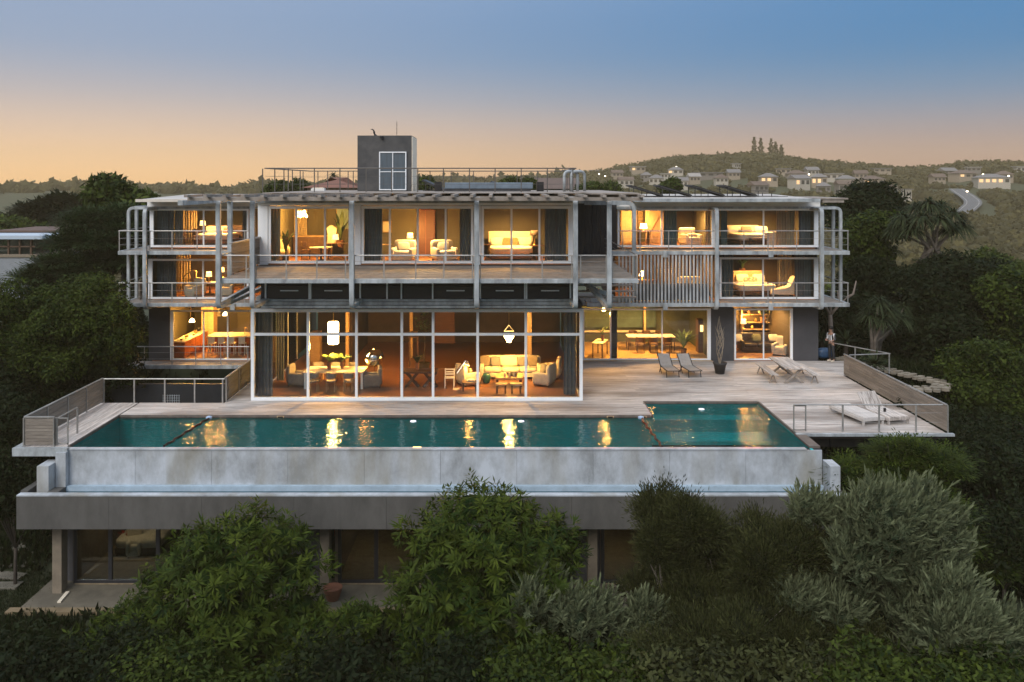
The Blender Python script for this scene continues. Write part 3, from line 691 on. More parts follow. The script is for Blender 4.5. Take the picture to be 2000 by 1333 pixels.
window(-5.7, 2.7, -4.95, -2.45, LY, [X(735,LY), -2.2, -.4, 1.2], fw=.12, m=M_dkf, thick=.14, glass=M_glasst)
window(3.6, 11.0, -4.95, -2.45, LY, [5.4, 7.2, 9], fw=.12, m=M_dkf, thick=.14, glass=M_glasst)
hp(MB().box(-9.4,-6.1,LY-.05,LY+.1,-5,-2.4), 'lower_wall', M_dark); hp(MB().box(11.01,11.5,LY,40,-5,-2.43), 'lower_wall', M_dark); hp(MB().box(-15.6,-15.16,LY+.2,40,-5,-2.43), 'lower_wall', M_dark); hp(MB().box(2.72,3.58,LY,LY+.1,-5,-2.43), 'lower_wall', M_dark)
for a, b_ in ((-15.0,-9.4), (-5.7,2.8), (3.7,11)):
    room(a, b_, LY, 34.5, -4.95, -2.45, wall=mat('lower_wall_paint', (.16,.12,.085), .8, var=.2), floor=mat('mosaic_floor', (.19,.14,.085), .6, col2=(.34,.27,.16), scale=5, stretch=(1,1,1)))
# void under the kitchen with its lattice
hp(MB().box(-19,-11.5,38.3,38.5,-5,-.2), 'undercroft_wall', M_panel)
lat = thing('lattice_gate', 'grey lattice panel in the dark undercroft behind the pool rail', 'lattice', (X(335,36),36,-1.6))
for k in range(8):
    MB().box(-.38+k*.1,-.36+k*.1,-.01,.01,0,1.5).build('upright_bar', M_steel, lat)
for k in range(14):
    MB().box(-.39,.37,-.02,-.012,.03+k*.11,.045+k*.11).build('cross_bar', M_steel, lat)
# balustrade walls round the deck -----------------------------------
def board_wall(label, a, b_, h=1.0, nb=8, posts=True, group='boarded balustrade walls of the deck'):
    t = thing('balustrade_wall', label, 'balustrade', a, group=group)
    a, b_ = Vector(a), Vector(b_); d = (b_-a); L = d.length; d.normalize(); bh = (h-.08)/nb
    for k in range(nb):
        o_ = d*0; q = MB(); s = 0
        while s < L:
            e_ = min(L, s+rnd.choice((2.4,3.0,3.6)))
            q.bar(a+d*(s+.004)+Vector((0,0,.05+bh*(k+.5))), a+d*(e_-.004)+Vector((0,0,.05+bh*(k+.5))), .03, bh-.012)
            q.c[-8:] = [rnd.random()]*8; s = e_
        q.build('board', M_clad, t, world=True)
    MB().bar(a+Vector((0,0,h+.02)), b_+Vector((0,0,h+.02)), .07, .045).build('handrail', M_rail, t, world=True)
    n = max(2, int(L/1.3)+1); sd = d.cross(Vector((0,0,1)))*.04
    for k in range(n):
        p = a+d*(L*k/(n-1)); MB().bar(p+sd, p+sd+Vector((0,0,h)), .035, .035).build('post', M_rail, t, world=True)
    return t
board_wall('long boarded balustrade down the east side of the deck behind the teak daybeds', (16.5,30.2,0), (16.5,39.2,0), group=None)
board_wall('boarded balustrade down the west side of the pool', (-16.6,28.65,0), (-16.6,34.3,0), group=None)
board_wall('short boarded balustrade climbing beside the glass hall to the kitchen', (-11.5,34.4,0), (-11.5,39.5,0), group=None)
board_wall('short boarded end of the west balustrade overlooking the valley', (-16.6,28.63,0), (-15.55,28.63,0), group=None)
def rail_thing(label, pts, h, posts, wires=()):
    t = thing('deck_railing', label, 'railing', pts[0])
    MB().tube([Vector(p)+Vector((0,0,h)) for p in pts], .026, 8).build('handrail', M_rail, t, world=True)
    for p in posts: MB().box(p[0]-.028,p[0]+.028,p[1]-.02,p[1]+.02,p[2],p[2]+h-.02).build('post', M_rail, t, world=True)
    for z in wires: MB().tube([Vector(p)+Vector((0,0,z)) for p in pts], .005, 4).build('wire', M_rail, t, world=True)
    return t
rail_thing('slim railing on the deck edge over the dark undercroft', [(-16.6,34.3,0),(-11.5,34.3,0)], 1.0, [(x,34.3,0) for x in (-16.55,-15.28,-14.0,-12.75,-11.58)])
rail_thing('slim railing on the front edge of the deck before the daybeds', [(X(1550,30.3),30.3,0),(16.4,30.3,0)], 1.0, [(X(p,30.3),30.3,0) for p in (1646,1717,1789)], (.35,.7))
rail_thing('low railing at the garden corner beside the aloes', [(16.8,39.3,0),(18.9,39.6,0),(17.2,42.3,0)], .95, [(16.85,39.4,0),(18.85,39.6,0),(17.9,41.2,0)])
rail_thing('pool corner railing beside the west balustrade', [(-15.5,28.7,0),(-15.5,30.1,0)], .95, [(-15.5,28.7,0),(-15.5,30.1,0)])
for lab, px in (('empty steel gate frame at the east front corner of the pool', 1562), ('empty steel gate frame at the west front corner of the pool', 120)):
    Y = 30.35 if px > 1000 else 28.75; t = thing('gate_frame', lab, 'gate', (X(px,Y),Y,0))
    for sx in (-.22,.22): MB().box(sx-.02,sx+.02,-.02,.02,0,.93).build('upright', M_rail, t)
    for z in (.05,.93): MB().box(-.24,.24,-.02,.02,z,z+.035).build('crossbar', M_rail, t)
# ------------------------------------------------------------------ furniture builders (local space, front faces -Y)
def bed(label, loc, rz=0, w=1.7, head=M_cream, cover=M_cream, hh=1.05, group=None):
    t = thing('bed', label, 'bed', loc, rz, group)
    MB().box(-w/2,w/2,-1.0,1.0,.08,.30).build('bed_frame', M_wood, t, bevel=.01)
    MB().box(-w/2-.12,w/2+.12,1.02,1.14,.0,hh).build('headboard', head, t, bevel=.04)
    MB().soft((0,0,.42), (w-.02,2.0,.28), .2, 20).build('mattress', M_cream, t, True)
    MB().soft((0,-.22,.47), (w+.08,1.62,.30), .25, 24).build('duvet', cover, t, True)
    for x in (-w/2+.06, w/2-.06):
        for y in (-.93, .93): MB().box(x-.035,x+.035,y-.035,y+.035,0,.08).build('leg', M_wood, t)
    return t
def cushion(name, label, cat, loc, sz=(.5,.16,.42), rz=0, tilt=.3, m=None, group=None):
    mb = MB().soft((0,0,sz[2]/2), sz, .45, 16)
    o = mb.build(name, m or M_cream, None, True); o.location = loc; o.rotation_euler = (-tilt, 0, rz)
    return tag(o, label, cat, group)
def armchair(label, loc, rz=0, w=.85, m=None, group=None, wing=True):
    m = m or M_cream; t = thing('armchair', label, 'armchair', loc, rz, group)
    MB().soft((0,-.02,.36), (w-.24,.72,.24), .3, 16).build('seat_cushion', m, t, True)
    MB().box(-w/2+.05,w/2-.05,-.38,.36,.06,.28).build('base', m, t, bevel=.03)
    MB().soft((0,.34,.56), (w,.2,.80), .3, 18).build('backrest', m, t, True)
    for x in (-w/2+.08, w/2-.08): MB().soft((x,-.02,.36), (.17,.78,.52), .3, 14).build('arm', m, t, True)
    for x in (-w/2+.1, w/2-.1):
        for y in (-.33,.33): MB().box(x-.02,x+.02,y-.02,y+.02,0,.07).build('leg', M_wood, t)
    return t
def sofa(label, loc, rz=0, w=2.5, m=None, seats=3):
    m = m or M_cream; t = thing('sofa', label, 'sofa', loc, rz)
    MB().box(-w/2+.05,w/2-.05,-.42,.40,.08,.30).build('base', m, t, bevel=.03)
    sw = (w-.4)/seats
    for k in range(seats): MB().soft((-w/2+.2+sw*(k+.5),-.05,.40), (sw-.01,.78,.22), .25, 16).build('seat_cushion', m, t, True)
    MB().soft((0,.38,.58), (w,.24,.75), .22, 24).build('backrest', m, t, True)
    for x in (-w/2+.1, w/2-.1): MB().soft((x,0,.38), (.2,.86,.56), .3, 14).build('arm', m, t, True)
    return t
def table(name, label, loc, rz=0, L=1.6, W=.9, H=.75, m=None, legm=None, th=.04, leg=.05, cat='table', group=None):
    m = m or M_oak; t = thing(name, label, cat, loc, rz, group)
    MB().box(-L/2,L/2,-W/2,W/2,H-th,H).build('table_top', m, t, bevel=.008)
    for x in (-L/2+leg, L/2-leg):
        for y in (-W/2+leg, W/2-leg): MB().box(x-leg/2,x+leg/2,y-leg/2,y+leg/2,0,H-th).build('leg', legm or m, t)
    return t
def round_table(label, loc, r=.45, H=.5, m=None, name='round_table'):
    t = thing(name, label, 'table', loc); m = m or M_oak
    MB().lathe([(0,H-.035),(r-.02,H-.035),(r,H-.02),(r,H),(0,H)], n=28).build('table_top', m, t)
    MB().lathe([(0,0),(r*.5,0),(r*.45,.03),(.05,.05),(.05,H-.04),(0,H-.036)], n=16).build('pedestal', M_wood, t)
    return t
def chair(label, loc, rz=0, m=None, lm=None, H=.85, group=None, sh=.45, name='dining_chair', cat='chair'):
    m = m or M_wood; lm = lm or m; t = thing(name, label, cat, loc, rz, group)
    MB().soft((0,0,sh), (.46,.44,.07), .35, 14).build('seat', m, t, True)
    MB().sweep(arc_path([(-.22,-.02,sh+.26),(-.21,.22,sh+.26),(.21,.22,sh+.26),(.22,-.02,sh+.26)], .14), (H-sh)*.62, .035).build('backrest', m, t)
    for x in (-.18,.18):
        MB().bar((x,-.17,0),(x*.95,-.15,sh-.02), .03, .03).build('leg', lm, t); MB().bar((x,.2,0),(x,.19,sh+.2), .03, .03).build('leg', lm, t)
    return t
def curtain(label, x0, x1, y, z0, z1, m, group=None, n=None, amp=.05):
    n = n or max(3, int(abs(x1-x0)/.13)); k = n*6; mb = MB(); vs_ = []
    for i in range(k+1):
        u = i/k; x = x0+(x1-x0)*u; yy = y+amp*math.sin(u*n*2*math.pi)+.02*math.sin(u*17)
        for z, f in ((z0,1.25),(z0+(z1-z0)*.5,1),(z1,.8)): vs_.append((x, y+(yy-y)*f, z)); vs_.append((x, y+(yy-y)*f+.012, z))
    fs = []
    for i in range(k):
        a, b_ = i*6, i*6+6
        for j in (0,2): fs.append((a+j, b_+j, b_+j+2, a+j+2)); fs.append((a+j+1, a+j+3, b_+j+3, b_+j+1))
    cx = (x0+x1)/2; mb.add([(v[0]-cx, v[1]-y, v[2]-z0) for v in vs_], fs)
    o = mb.build('curtain', m, None, True); o.location = (cx, y, z0); return tag(o, label, 'curtain', group)
def table_lamp(label, loc, shade=M_litw, h=.55, r=.16, power=0, name='table_lamp'):
    t = thing(name, label, 'lamp', loc)
    MB().lathe([(0,0),(.09,0),(.09,.02),(.03,.05),(.05,.16),(.02,.26),(.012,h-.2),(0,h-.2)], n=14).build('lamp_base', M_brass, t, True)
    MB().lathe([(r,h-.24),(r*.78,h),(r*.76,h),(r*.98,h-.24)], n=20).build('lamp_shade', shade, t, True)
    if power: pl(t, (0,0,h+.12), power)
    return t
def pl(t, off, power, col=(1,.46,.085), r=.12):
    l = bpy.data.lights.new('lamp_light', 'POINT'); l.energy = power*3.6; l.color = col; l.shadow_soft_size = r
    o = bpy.data.objects.new('lamp_light', l); COL.objects.link(o); o.parent = t; o.location = off; return o
def downlight(label, loc, power=90, col=(1,.46,.085), r=.035):
    t = thing('ceiling_light', label, 'ceiling light', loc, group='ceiling lights of the lit rooms')
    MB().lathe([(0,0),(r,0),(r+.03,-.01),(r+.03,-.03),(0,-.03)], n=12).build('housing', M_litw, t)
    hh_ = (sum(map(ord, label))*37 % 100)/100; col = (1, .40+.17*hh_, .06+.15*hh_)
    if loc[2] < 0: col = (1,.66,.40)
    l = bpy.data.lights.new('lamp_light', 'SPOT'); l.energy = power*(.8+.4*((hh_*7) % 1))*(8.0 if loc[2] > 0 else 1.1); l.color = col; l.spot_size = R(165); l.spot_blend = .6; l.shadow_soft_size = .15
    o = bpy.data.objects.new('lamp_light', l); COL.objects.link(o); o.parent = t; o.location = (0,0,-.06); return t
def plant(label, loc, h=1.2, n=14, m=None, pot=M_terra, spread=.5, name='potted_plant', lw=.09, pr=.18, droop=.5, seed=1):
    t = thing(name, label, 'plant', loc); rn = random.Random(seed)
    MB().lathe([(0,0),(pr*.75,0),(pr,.32),(pr*.92,.32),(pr*.88,.26),(0,.26)], n=14).build('pot', pot, t)
    mb = MB()
    for k in range(n):
        a = rn.uniform(0,6.28); l = h*rn.uniform(.55,1); s = spread*rn.uniform(.5,1.1); pts = []
        for i in range(5):
            u = i/4; pts.append(Vector((math.cos(a)*s*u*u, math.sin(a)*s*u*u, .26+l*(u-droop*.35*u**3))))
        sd = Vector((-math.sin(a), math.cos(a), 0)); ws = [.01, lw*.55, lw, lw*.8, .004]; vs_ = []
        for p, w_ in zip(pts, ws): vs_ += [p-sd*w_/2, p+sd*w_/2+Vector((0,0,.01))]
        mb.add(vs_, [(2*i,2*i+1,2*i+3,2*i+2) for i in range(4)])
    mb.build('leaves', m or M_leafin, t); return t
M_leafin = mat('house_plant_leaf', (.05,.09,.03), .5, var=.4, scale=6)

# ------------------------------------------------------------------ rooms of the west wing
fl = (0.012)
z = 5.855
curtain('grey curtain at the outer end of the top west bedroom', X(305,42.9), X(340,42.9), 42.9, z, 7.9, M_curt)
curtain('pale grey curtain beside the two armchairs in the top west bedroom', X(342,43.0), X(358,43.0), 43.0, z, 7.9, M_greyfab)
curtain('lit sand coloured curtain behind the desk in the top west bedroom', X(345,45.5), X(385,45.5), 45.5, z, 7.9, M_curtl)
chair('dark wooden armchair facing the desk in the top west bedroom', (X(354,43.7),43.7,z), R(-60), M_wood, H=.95)
chair('dark wooden chair on the far side of the desk in the top west bedroom', (X(386,44.2),44.2,z), R(80), M_wood, H=.95)
table('desk', 'small dark desk between two chairs in the top west bedroom', (X(372,44.4),44.4,z), 0, 1.0, .6, .72, M_wood, cat='desk')
bed('low bed with heaped white linen in the top west bedroom', (X(425,45),45,z), 0, 1.9, M_wood, M_cream, 1.0)
for i, px in enumerate((412, 428, 441)):
    cushion('pillow', ('first','second','third')[i]+' white pillow from the lit window lamp on the top west bed', 'pillow', (X(px,45.6),45.6,z+.55), (.62,.18,.42), m=M_cream, group='pillows on the top west bed')
cushion('cushion', 'small rust coloured cushion on the top west bed', 'cushion', (X(441,44.9),44.9,z+.58), (.34,.12,.3), m=M_terra)
curtain('grey curtain near the centre block in the top west bedroom', X(474,42.9), X(485,42.9), 42.9, z, 7.9, M_curt)
downlight('small round light in the ceiling of the top west bedroom', (X(430,44.2),44.2,7.94), 105)
table_lamp('small lit lamp by the window of the top west bedroom', (X(396,44.8),44.8,z+.72), power=25)
tb = table('bedside_table', 'narrow bedside table carrying a lit lamp in the top west bedroom', (X(396,44.8),44.8,z), 0, .4, .4, .72, M_wood)
z = 3.20
curtain('charcoal curtain at the outer end of the middle west room', X(303,42.9), X(345,42.9), 42.9, z, 5.5, M_curt)
curtain('lit sand coloured curtain in the middle west room', X(345,45), X(372,45), 45, z, 5.5, M_curtl)
t = thing('clothes_rail', 'round clothes stand hung with a coat in the middle west room', 'clothes rail', (X(373,44.3),44.3,z))
MB().tube([(math.cos(a/12*6.283)*.42,0,.75+math.sin(a/12*6.283)*.42) for a in range(13)], .02, 6).build('ring', M_black, t)
MB().box(-.2,.2,-.15,.15,.3,.34).build('foot', M_black, t); MB().bar((0,0,0),(0,0,.34),.05).build('stem', M_black, t)
one(MB().prism([(-.22,0),(.22,0),(.16,.75),(.2,.95),(.05,1.05),(-.05,1.05),(-.2,.95),(-.16,.75)], 'y', -.05, .05), 'coat', M_oak, 'tan coat hanging on the round clothes stand', 'coat', (X(378,44.1),44.1,z+.3), bevel=.04)
armchair('cream armchair near the window of the middle west room', (X(381,43.3),43.3,z), R(-30), .8)
armchair('cream armchair further along the window of the middle west room', (X(440,43.6),43.6,z), R(10), .85)
round_table('small round table set with a cloth in the middle west room', (X(410,44.2),44.2,z), .5, .65, M_cream)
table_lamp('lit lamp with a narrow shade on the round table', (X(408,44.2),44.2,z+.65), power=45)
table_lamp('second lit lamp deeper in the middle west room', (X(433,45.5),45.5,z+.75), power=15)
table('side_table', 'square side table under the deeper lamp of the middle west room', (X(433,45.5),45.5,z), 0, .5,.5,.75, M_wood)
downlight('small round light in the ceiling of the middle west room', (X(425,44.5),44.5,5.5), 60)
# kitchen
z = .035
t = thing('kitchen_counter', 'long red wood kitchen counter with a pale worktop along the west wall', 'kitchen counter', (X(345,45),45,z))
kx = X(341,43.2)
MB().box(kx,kx+.62,42.9,47.6,z,.86).build('cabinet', M_redwood, t, world=True); MB().box(kx-.02,kx+.68,42.85,47.65,.86,.91).build('worktop', M_stone, t, world=True)
for k in range(6): MB().box(kx+.622,kx+.64,42.93+k*.77,43.66+k*.77,.12,.83).build('cabinet_door', M_redwood, t, world=True)
rn = random.Random(4)
for k in range(9):
    r_ = rn.uniform(.05,.14); h_ = rn.uniform(.05,.25); y_ = 43.2+k*.46
    one(MB().lathe([(0,0),(r_*.7,0),(r_,h_*.6),(r_*.8,h_),(r_*.6,h_),(0,h_*.3)], n=10), 'bowl' if h_ < .14 else 'kitchen_jar', rn.choice((M_cream,M_black,M_brass,M_terra)),
        ('%s on the long kitchen counter, %s from the window' % (('small bowl' if h_ < .14 else 'tall jar'), ('first','second','third','fourth','fifth','sixth','seventh','eighth','ninth')[k])), 'crockery', (kx+rn.uniform(.2,.5), y_, .912), group='crockery along the long kitchen counter')
t = thing('wall_cabinet', 'tall pale kitchen cabinet beside the island', 'cabinet', (X(409,46.5),46.5,z))
MB().box(-.35,.35,-.3,.3,0,2.3).build('carcass', M_oak, t); 
for k in range(2): MB().box(-.34+k*.35,-.01+k*.35,-.32,-.302,.05,2.25).build('cabinet_door', M_oak, t)
t = thing('kitchen_island', 'pale topped kitchen island with a row of stools', 'kitchen island', (X(450,44.6),44.6,z))
MB().box(-.95,1.2,-.1,.75,0,.84).build('base', M_redwood, t); MB().box(-1.15,1.3,-.45,.85,.85,.90).build('worktop', M_stone, t, bevel=.01)
for i, (px, lb) in enumerate(((415,'first'),(434,'second'),(453,'third'),(474,'fourth'))):
    s = thing('bar_stool', 'white high backed stool, %s from the tall cabinet at the kitchen island' % lb, 'stool', (X(px,43.75),43.75,z), R(180), 'stools at the kitchen island')
    MB().box(-.17,.17,-.17,.17,.60,.65).build('seat', M_cream, s); MB().box(-.17,.17,.15,.18,.66,.98).build('backrest', M_cream, s)
    s.rotation_euler = (0,0,R(180))
    for a in (-.15,.15):
        for b_ in (-.15,.15): MB().box(a-.018,a+.018,b_-.018,b_+.018,0,.6).build('leg', M_cream, s)
one(MB().tube([(0,0,0),(0,0,.3),(.06,0,.38),(.13,0,.34),(.13,0,.26)], .015, 6), 'kitchen_tap', M_brass, 'curved tap rising from the kitchen island', 'tap', (X(478,44.8),44.8,.94))
t = thing('window_frame_inside', 'small wooden window in the kitchen side wall', 'window', (X(343,47.4),47.45,1.4)); 
MB().box(0,.9,-.05,0,0,.06).build('sill', M_oak, t); MB().box(0,.06,-.05,0,.06,1).build('jamb', M_oak, t); MB().box(.84,.9,-.05,0,.06,1).build('jamb', M_oak, t); MB().box(0,.9,-.05,0,1,1.06).build('head', M_oak, t); MB().box(.06,.84,-.03,-.02,.06,1).build('pane', M_glasst, t)
one(MB().prism([(-.2,0),(.2,0),(.13,.8),(.16,1),(-.16,1),(-.13,.8)],'y',-.03,.03), 'apron', M_cream, 'pale apron hanging on the kitchen wall', 'apron', (X(424,47.3),47.3,1.5))
shade_p = [(0,.0),(.16,.0),(.10,.14),(.02,.2),(0,.2)]
def pendant(label, loc, prof, m=M_lit, power=60, drop=1.0, group=None, n=16):
    t = thing('pendant_lamp', label, 'pendant lamp', loc, group=group)
    MB().lathe(prof, n=n).build('lamp_shade', m, t, True); top = max(p[1] for p in prof)
    MB().tube([(0,0,top),(0,0,top+drop)], .008, 5).build('cord', M_black, t)
    if power: pl(t, (0,0,-.14), power)
    return t
pendant('small lit pendant over the long kitchen counter', (X(375,44.5),44.5,1.66), shade_p, power=70, drop=.95)
pendant('small lit pendant over the kitchen island', (X(440,44.9),44.9,1.95), shade_p, power=95, drop=.7)
# ------------------------------------------------------------------ centre upper rooms
z = 5.575
t = thing('chandelier', 'bright crystal chandelier close to the ceiling of the west centre room', 'chandelier', (X(589,38.5),38.5,7.75))
rn = random.Random(5); mb = MB()
for k in range(26):
    a = rn.uniform(0,6.28); r_ = rn.uniform(.02,.24); zz = rn.uniform(-.12,.14); mb.soft((math.cos(a)*r_, math.sin(a)*r_, zz), (.10,.10,.12), 1, 8)
mb.build('crystal', M_lit, t); MB().tube([(0,0,.1),(0,0,.42)], .012, 6).build('stem', M_brass, t); pl(t, (0,0,-.3), 130)
round_table('round white table glowing under the chandelier', (X(627,38.4),38.4,z), .55, .62, M_cream)
plant('tall broad leafed plant in a grey pot by the window of the west centre room', (X(558,37.7),37.7,z), 1.5, 12, spread=.45, lw=.16, pot=M_dark, seed=3)
plant('banana like plant in front of the pale picture window', (X(665,40.2),40.2,z+.5), 1.7, 9, spread=.5, lw=.22, seed=8, droop=.2)
t = thing('wall_print', 'pale blue print on the back wall behind the tall plant', 'picture', (X(668,41.6),41.85,z+1.3)); MB().box(-.3,.3,-.02,.0,0,1.0).build('print', mat('pale_blue_print',(.25,.38,.42),.7), t); MB().box(-.33,.33,0,.03,-.03,1.03).build('backing', M_oak, t)
t = thing('sideboard', 'wooden sideboard along the back of the west centre room', 'sideboard', (X(610,41),41,z)); MB().box(-.9,.9,-.25,.25,.1,.95).build('carcass', M_wood, t); MB().box(-.93,.93,-.28,.27,.96,1.0).build('top', M_oak, t)
for k in range(3): MB().box(-.88+k*.6,-.3+k*.6,-.27,-.252,.13,.92).build('door', M_wood, t)
t = thing('coat_stand', 'coat stand hung with a pale jacket', 'coat stand', (X(648,39.5),39.5,z)); MB().bar((0,0,0),(0,0,1.5),.04).build('stem', M_brass, t); MB().box(-.2,.2,-.2,.2,0,.03).build('foot', M_brass, t)
one(MB().prism([(-.22,0),(.22,0),(.19,.5),(.24,.75),(.08,.9),(-.08,.9),(-.24,.75),(-.19,.5)], 'y', -.05, .05), 'jacket', M_cream, 'pale jacket hanging on the coat stand', 'jacket', (X(648,39.3),39.3,z+.7), bevel=.03)
armchair('low armchair with pale cushions at the west end of the west centre room', (X(548,38.6),38.6,z), R(20), .8)
chair('slim dark chair beside the round glowing table', (X(598,38.9),38.9,z), R(100), M_wood)
table('desk', 'dark desk under the tall plant of the west centre room', (X(664,39.3),39.3,z), 0, 1.1, .6, .75, M_wood, cat='desk')
table_lamp('small lit lamp on the desk of the west centre room', (X(655,39.3),39.3,z+.75), power=25, h=.4)
curtain('grey curtain just inside the west centre room', X(527,37.3), X(548,37.3), 37.3, z, 8.1, M_curtl, n=3)
curtain('pale curtain along the back of the west centre room', X(560,41.5), X(600,41.5), 41.5, z, 8.1, M_curtl)
# middle
curtain('blue grey curtain at the west end of the middle bedroom', X(712,37.3), X(747,37.3), 37.3, z, 8.15, M_curt)
curtain('blue grey curtain at the east end of the middle bedroom', X(898,37.3), X(922,37.3), 37.3, z, 8.15, M_curt)
armchair('white slipcovered armchair with its arms draped, west one of the pair', (X(788,38.3),38.3,z), R(-8), 1.05, M_cream)
armchair('white slipcovered armchair turned to the other, east one of the pair', (X(868,38.3),38.3,z), R(25), 1.1, M_cream)
cushion('cushion', 'cream back cushion on the west slipcovered armchair', 'cushion', (X(788,38.5),38.5,z+.45), (.6,.18,.42), 0, .2)
cushion('cushion', 'cream back cushion on the east slipcovered armchair', 'cushion', (X(866,38.5),38.5,z+.45), (.6,.18,.42), .3, .2)
t = thing('picture', 'small framed picture on the wall above the slipcovered armchairs', 'picture', (X(756,41.4),41.36,7.0)); MB().box(-.25,.25,-.03,0,-.3,.3).build('frame', M_brass, t); MB().box(-.2,.2,-.04,-.031,-.25,.25).build('print', M_cream, t)
t = thing('wardrobe', 'dark red brown wardrobe at the back of the middle bedroom', 'wardrobe', (X(832,41),41.1,z)); MB().box(-.45,.45,-.25,.25,0,2.3).build('carcass', M_redwood, t)
for s in (-1,1): MB().box(.01*s if s > 0 else -.44,.44*s if s > 0 else -.01,-.27,-.252,.03,2.27).build('door', mat('dull_maroon_wood',(.10,.04,.03),.6), t)
table('side_table', 'narrow dark table between the slipcovered armchairs', (X(806,39.6),39.6,z), 0, .5, .5, .7, M_wood)
table_lamp('small lamp with an added glow between the slipcovered armchairs', (X(801,39.6),39.6,z+.7), power=55, h=.5)  # this lamp's glowing shade and point light are added
table('side_table', 'pale console at the west wall of the middle bedroom', (X(752,40.3),40.3,z), 0, .6, .35, .62, M_oak)
downlight('small round light in the ceiling of the middle bedroom', (X(828,38.2),38.2,8.2), 120)
# east bedroom
bed('wide bed with cream duvet and padded headboard in the east centre room', (X(998,39.3),39.3,z), 0, 1.95, M_cream, M_cream, 1.25)
for i, (px, zz) in enumerate(((975,.56),(1022,.56))):
    cushion('pillow', ('west' if i == 0 else 'east')+' long pillow on the wide bed of the east centre room', 'pillow', (X(px,40.0),40.0,z+zz), (.85,.2,.42), 0, .35)
for px, lb in ((990,'west'),(1004,'east')): cushion('cushion', lb+' one of two olive cushions on the wide bed of the east centre room', 'cushion', (X(px,39.75),39.75,z+.58), (.44,.14,.4), 0, .3, M_olive)
table('bedside_table', 'bedside table at the window side of the wide bed', (X(1044,39.6),39.6,z), 0, .5, .45, .62, M_wood)
table_lamp('tall table lamp with a broad tan shade beside the wide bed', (X(1044,39.6),39.6,z+.62), h=.72, r=.24, power=0, shade=M_taupe)
table('bedside_table', 'bedside table between the wide bed and the bedroom wall', (X(949,40.3),40.3,z), 0, .4, .45, .62, M_wood)
downlight('small round light in the ceiling of the east centre room', (X(995,38.6),38.6,8.2), 125)
curtain('blue grey curtain at the east end of the east centre room', X(1064,37.3), X(1106,37.3), 37.3, z, 8.15, M_curt)
table('side_table', 'slim dark console before the curtain of the east centre room', (X(1068,38.6),38.6,z), 0, .9, .35, .7, M_wood)
# ------------------------------------------------------------------ east wing upper
z = 5.855
t = thing('inner_door', 'tall lit cream door inside the first east room', 'door', (X(1228,46),46,z)); MB().box(-.4,.4,-.03,.03,0,2.0).build('door_leaf', M_cream, t); MB().box(-.46,-.41,-.05,.05,0,2.05).build('jamb', M_oak, t); MB().box(.41,.46,-.05,.05,0,2.05).build('jamb', M_oak, t)
t = thing('louvred_shutter', 'slim louvred shutter beside the lit cream door', 'shutter', (X(1251,46),46,z))
for k in range(16): MB().box(-.14,.14,-.03,.03,.7+k*.08,.74+k*.08).build('louvre', M_oak, t)
t = thing('barn_door', 'pale panelled door with a diagonal brace', 'door', (X(1278,45),45,z)); MB().box(-.5,.5,-.03,.03,0,1.95).build('door_leaf', mat('pinkish_door',(.28,.18,.13),.7), t); MB().bar((-.45,-.045,.2),(.45,-.045,1.8),.04,.03,(0,1,0)).build('brace', M_wood, t)
table('side_table', 'dark side table holding a glowing lamp in the first east room', (X(1257,44.3),44.3,z), 0, .6, .4, .72, M_wood)
table_lamp('glowing lamp with a wide shade in the first east room', (X(1257,44.3),44.3,z+.72), shade=M_lit, h=.42, r=.2, power=70)
curtain('teal grey curtain in the middle of the first east room', X(1296,42.9), X(1322,42.9), 42.9, z, 7.92, mat('teal_curtain',(.09,.14,.165),.9,var=.1))
armchair('cream armchair with a cushion in the first east room', (X(1348,43.9),43.9,z), R(20), 1.0)
cushion('cushion', 'cream cushion resting on the armchair of the first east room', 'cushion', (X(1352,43.8),43.8,z+.46), (.5,.3,.2), 0, .1)
curtain('amber lit curtain at the east end of the first east room', X(1378,43.2), X(1391,43.2), 43.2, z, 7.92, M_curtl)
downlight('small round light in the ceiling of the first east room', (X(1345,44),44,7.94), 90)
curtain('teal grey curtain at the west side of the second east room', X(1408,42.9), X(1420,42.9), 42.9, z, 7.92, MATS['teal_curtain'])
bed('bed with plump white bedding in the second east room', (X(1462,44.6),44.6,z), R(8), 1.9, M_cream, M_cream, 1.0)
for px, lb in ((1433,'west'),(1487,'east')): cushion('pillow', lb+' white pillow in the second east room', 'pillow', (X(px,45.2),45.2,z+.55), (.75,.2,.42), 0, .3)
cushion('cushion', 'patterned grey cushion between the white pillows', 'cushion', (X(1458,45),45.0,z+.58), (.62,.14,.4), 0, .3, M_taupe)
table('bench', 'small bench at the foot of the bed in the second east room', (X(1480,43.4),43.4,z), 0, .9, .35, .45, M_wood, cat='bench')
t = thing('chest', 'pale chest of drawers by the window of the second east room', 'chest of drawers', (X(1508,43.9),43.9,z)); MB().box(-.45,.45,-.2,.2,.05,.72).build('carcass', M_cream, t); 
for k in range(3): MB().box(-.42,.42,-.22,-.202,.08+k*.21,.27+k*.21).build('drawer', M_cream, t)
curtain('amber lit curtain in the second east room', X(1516,43.4), X(1552,43.4), 43.4, z, 7.92, M_curtl)
curtain('dark grey curtain at the end of the second east room', X(1560,42.9), X(1588,42.9), 42.9, z, 7.92, M_curt)
downlight('small round light in the ceiling of the second east room', (X(1492,44.3),44.3,7.94), 115)
